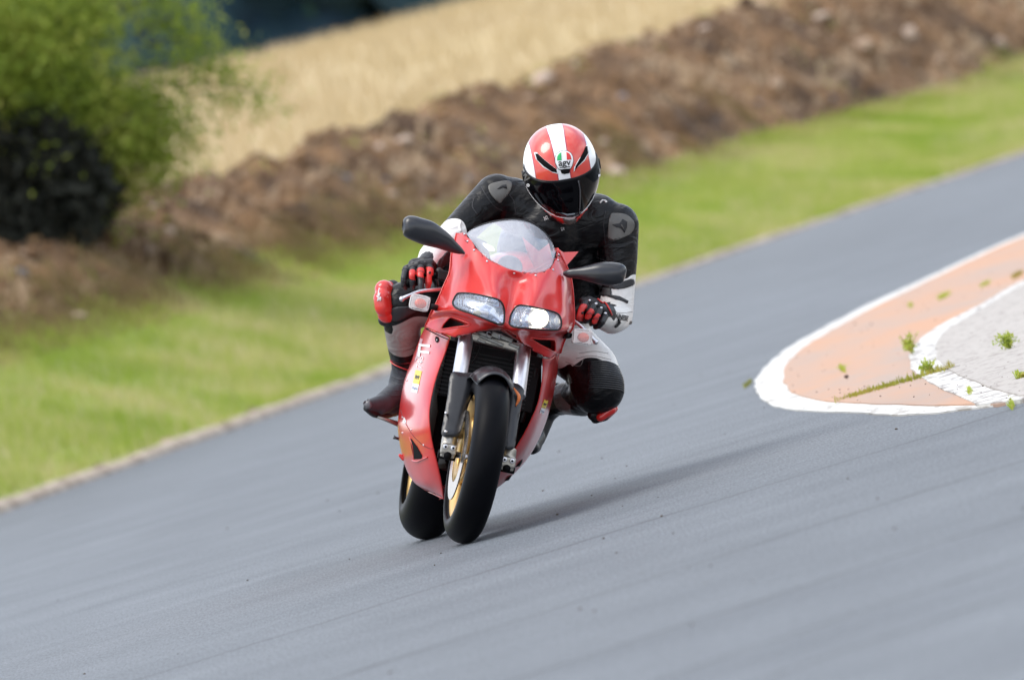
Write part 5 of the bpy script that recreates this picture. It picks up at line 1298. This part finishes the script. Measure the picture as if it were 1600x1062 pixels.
# the neck opening
V, F = hshell(-math.pi, math.pi, R_(-64), R_(-89), 64, 6, -.012); mk('helmet_lining', V, F, blackt, helmet)
# visor
vtop = lambda az: R_(17 + 10 * (abs(az) / R_(80)) ** 2.0 - 4 * (abs(az) / R_(80)))
vbot = lambda az: R_(-33.5 + 19 * (abs(az) / R_(80)) ** 2.2)
visor = mk('visor', *hshell(R_(-84), R_(84), vbot, vtop, 64, 28, .0035), M('visor_black', (.002, .002, .003), .08, spec=.14), helmet, solid=.003)
mk('visor_trim', *tube([HM @ hel(a_, vbot(a_) - R_(1.4), .0015) for a_ in np.linspace(R_(-88), R_(88), 50)], .0028, 6), whitep, helmet)
mk('visor_seal', *tube([HM @ hel(a_, vtop(a_) + R_(.8), .0005) for a_ in np.linspace(R_(-86), R_(86), 50)], .0022, 6), blackt, helmet)
def HP(name, ol, mat, off=.0015, spl=0, parent=None, solid=.0012, tree=None): return mk(name, *drape(ol, tree or ht, off, (), 2.6, spl), mat, parent or helmet, solid=solid)
vt = bvh([WM[visor.name] @ v.co for v in visor.data.vertices], [tuple(p.vertices) for p in visor.data.polygons])
# side pivots
for s in (-1, 1):
    c = HM @ hel(R_(s * 88), R_(6), .002); d = (HM.to_3x3() @ Vector((s, 0, 0))).normalized()
    mk('visor_pivot', *tube([c - d * .004, c + d * .004], .020, 20), blackp, helmet)
# forehead vents with pale rims
for q in ([(837, 240.5), (841, 240.5), (851, 250), (861, 258), (869.5, 264.5), (870.5, 270), (862, 268), (850, 260), (840, 250.5)], [(917, 229), (918, 240), (912, 250), (902, 261), (898, 266.5), (899, 259.5), (905, 249), (911, 238), (914.5, 229.5)]):
    cx = sum(p[0] for p in q) / len(q); cy = sum(p[1] for p in q) / len(q)
    HP('vent_rim', [((x - cx) * 1.08 + cx + (1.2 if x > cx else -1.2), (y - cy) * 1.08 + cy + (1 if y > cy else -1)) for x, y in q], whitep, .0015, 0)
    HP('forehead_vent', q, dark, .003, 0)
HP('chin_vent', [(875.5, 266), (881, 265), (891, 264), (889.5, 270.5), (882, 272), (877.5, 271)], dark, .003, 0)
# round badge: tricolour and three letters
bc = (881.5, 250.5); th = R_(-4)
def rot(u, v): return (bc[0] + u * math.cos(th) - v * math.sin(th), bc[1] + u * math.sin(th) + v * math.cos(th))
shape = [(-13.2, 3), (-13, -4), (-10.5, -9.5), (-5.5, -13), (0, -14), (5.5, -13), (10.5, -9.5), (13, -4), (13.2, 3), (11, 9), (8.5, 13.3), (-8.5, 13.3), (-11, 9)]
HP('badge_rim', [rot(u * 1.09, v * 1.09) for u, v in shape], blackt, .002, 0); HP('badge', [rot(u * 1.03, v * 1.03) for u, v in shape], whitep, .0035, 0)
HP('badge_green', [rot(-11, 0), rot(-10.2, -6), rot(-8, -9.5), rot(-4, -12), rot(-4, 0)], green_t, .005, 0); HP('badge_red', [rot(4, 0), rot(4, -12), rot(8, -9.5), rot(10.2, -6), rot(11, 0)], red_t, .005, 0)
text_on('agv', ht, *rot(0, 4.2), 14.5, th, blackt, 'badge_letters', helmet, .0055, bold=.02)
HP('badge_line', [rot(-8, 10.3), rot(8, 10.3), rot(8, 11.6), rot(-8, 11.6)], blackt, .005, 0)
# chin piece colours
HP('chin_panel', [(851, 327), (860, 333), (870, 336.5), (880, 339.5), (881.5, 348), (878, 351.5), (865, 348), (857, 341)], redp, .0022, 2)
HP('chin_panel', [(900, 341), (908, 334), (916, 325), (917, 327), (912, 338), (902, 348)], redp, .0022, 2)
HP('chin_nose', [(880, 341), (890, 343.5), (901, 340.5), (898, 347), (890, 350), (883, 348.5)], titan, .004, 0)
HP('chin_intake', [(868, 330), (884, 333.5), (896, 333), (908, 329.5), (904, 335), (893, 338.5), (880, 337.5)], blackg, .004, 2)
HP('intake_gleam', [(878, 331), (886, 333), (898, 331.5), (896, 334), (886, 335.5)], M('gleam_grey', (.25, .30, .33), .2), .0065, 0)  # gleam on the black intake, painted as a pale grey patch
# visor reflections are left to the light; the printed marks on the visor ends
text_on('N', vt, 821.5, 277, 15, R_(60), titan, 'visor_mark', visor, .002, bold=.03); text_on('o', vt, 826.5, 289, 9, R_(60), white_t, 'visor_mark', visor, .002, bold=.03)
HP('visor_mark', [(935, 264), (937, 263), (936.5, 270), (934.5, 270)], titan, .002, 0, visor, .0006, vt); HP('visor_mark', [(934.5, 273), (937.5, 272), (937, 276), (934, 277)], white_t, .002, 0, visor, .0006, vt)
V, F = hshell(R_(15.5), R_(17.2), R_(-33), R_(13), 2, 18, .0072); mk('visor_strip', V, F, M('visor_strip', (.05, .05, .055), .15), visor, solid=.0008)
# lettering at the collar
text_on('SE', bt_, 853, 341, 9, R_(68), white_t, 'collar_lettering', person, .002, sx=.8); text_on('DI', bt_, 879, 358, 7, R_(-12), white_t, 'collar_lettering', person, .002, sx=.8)
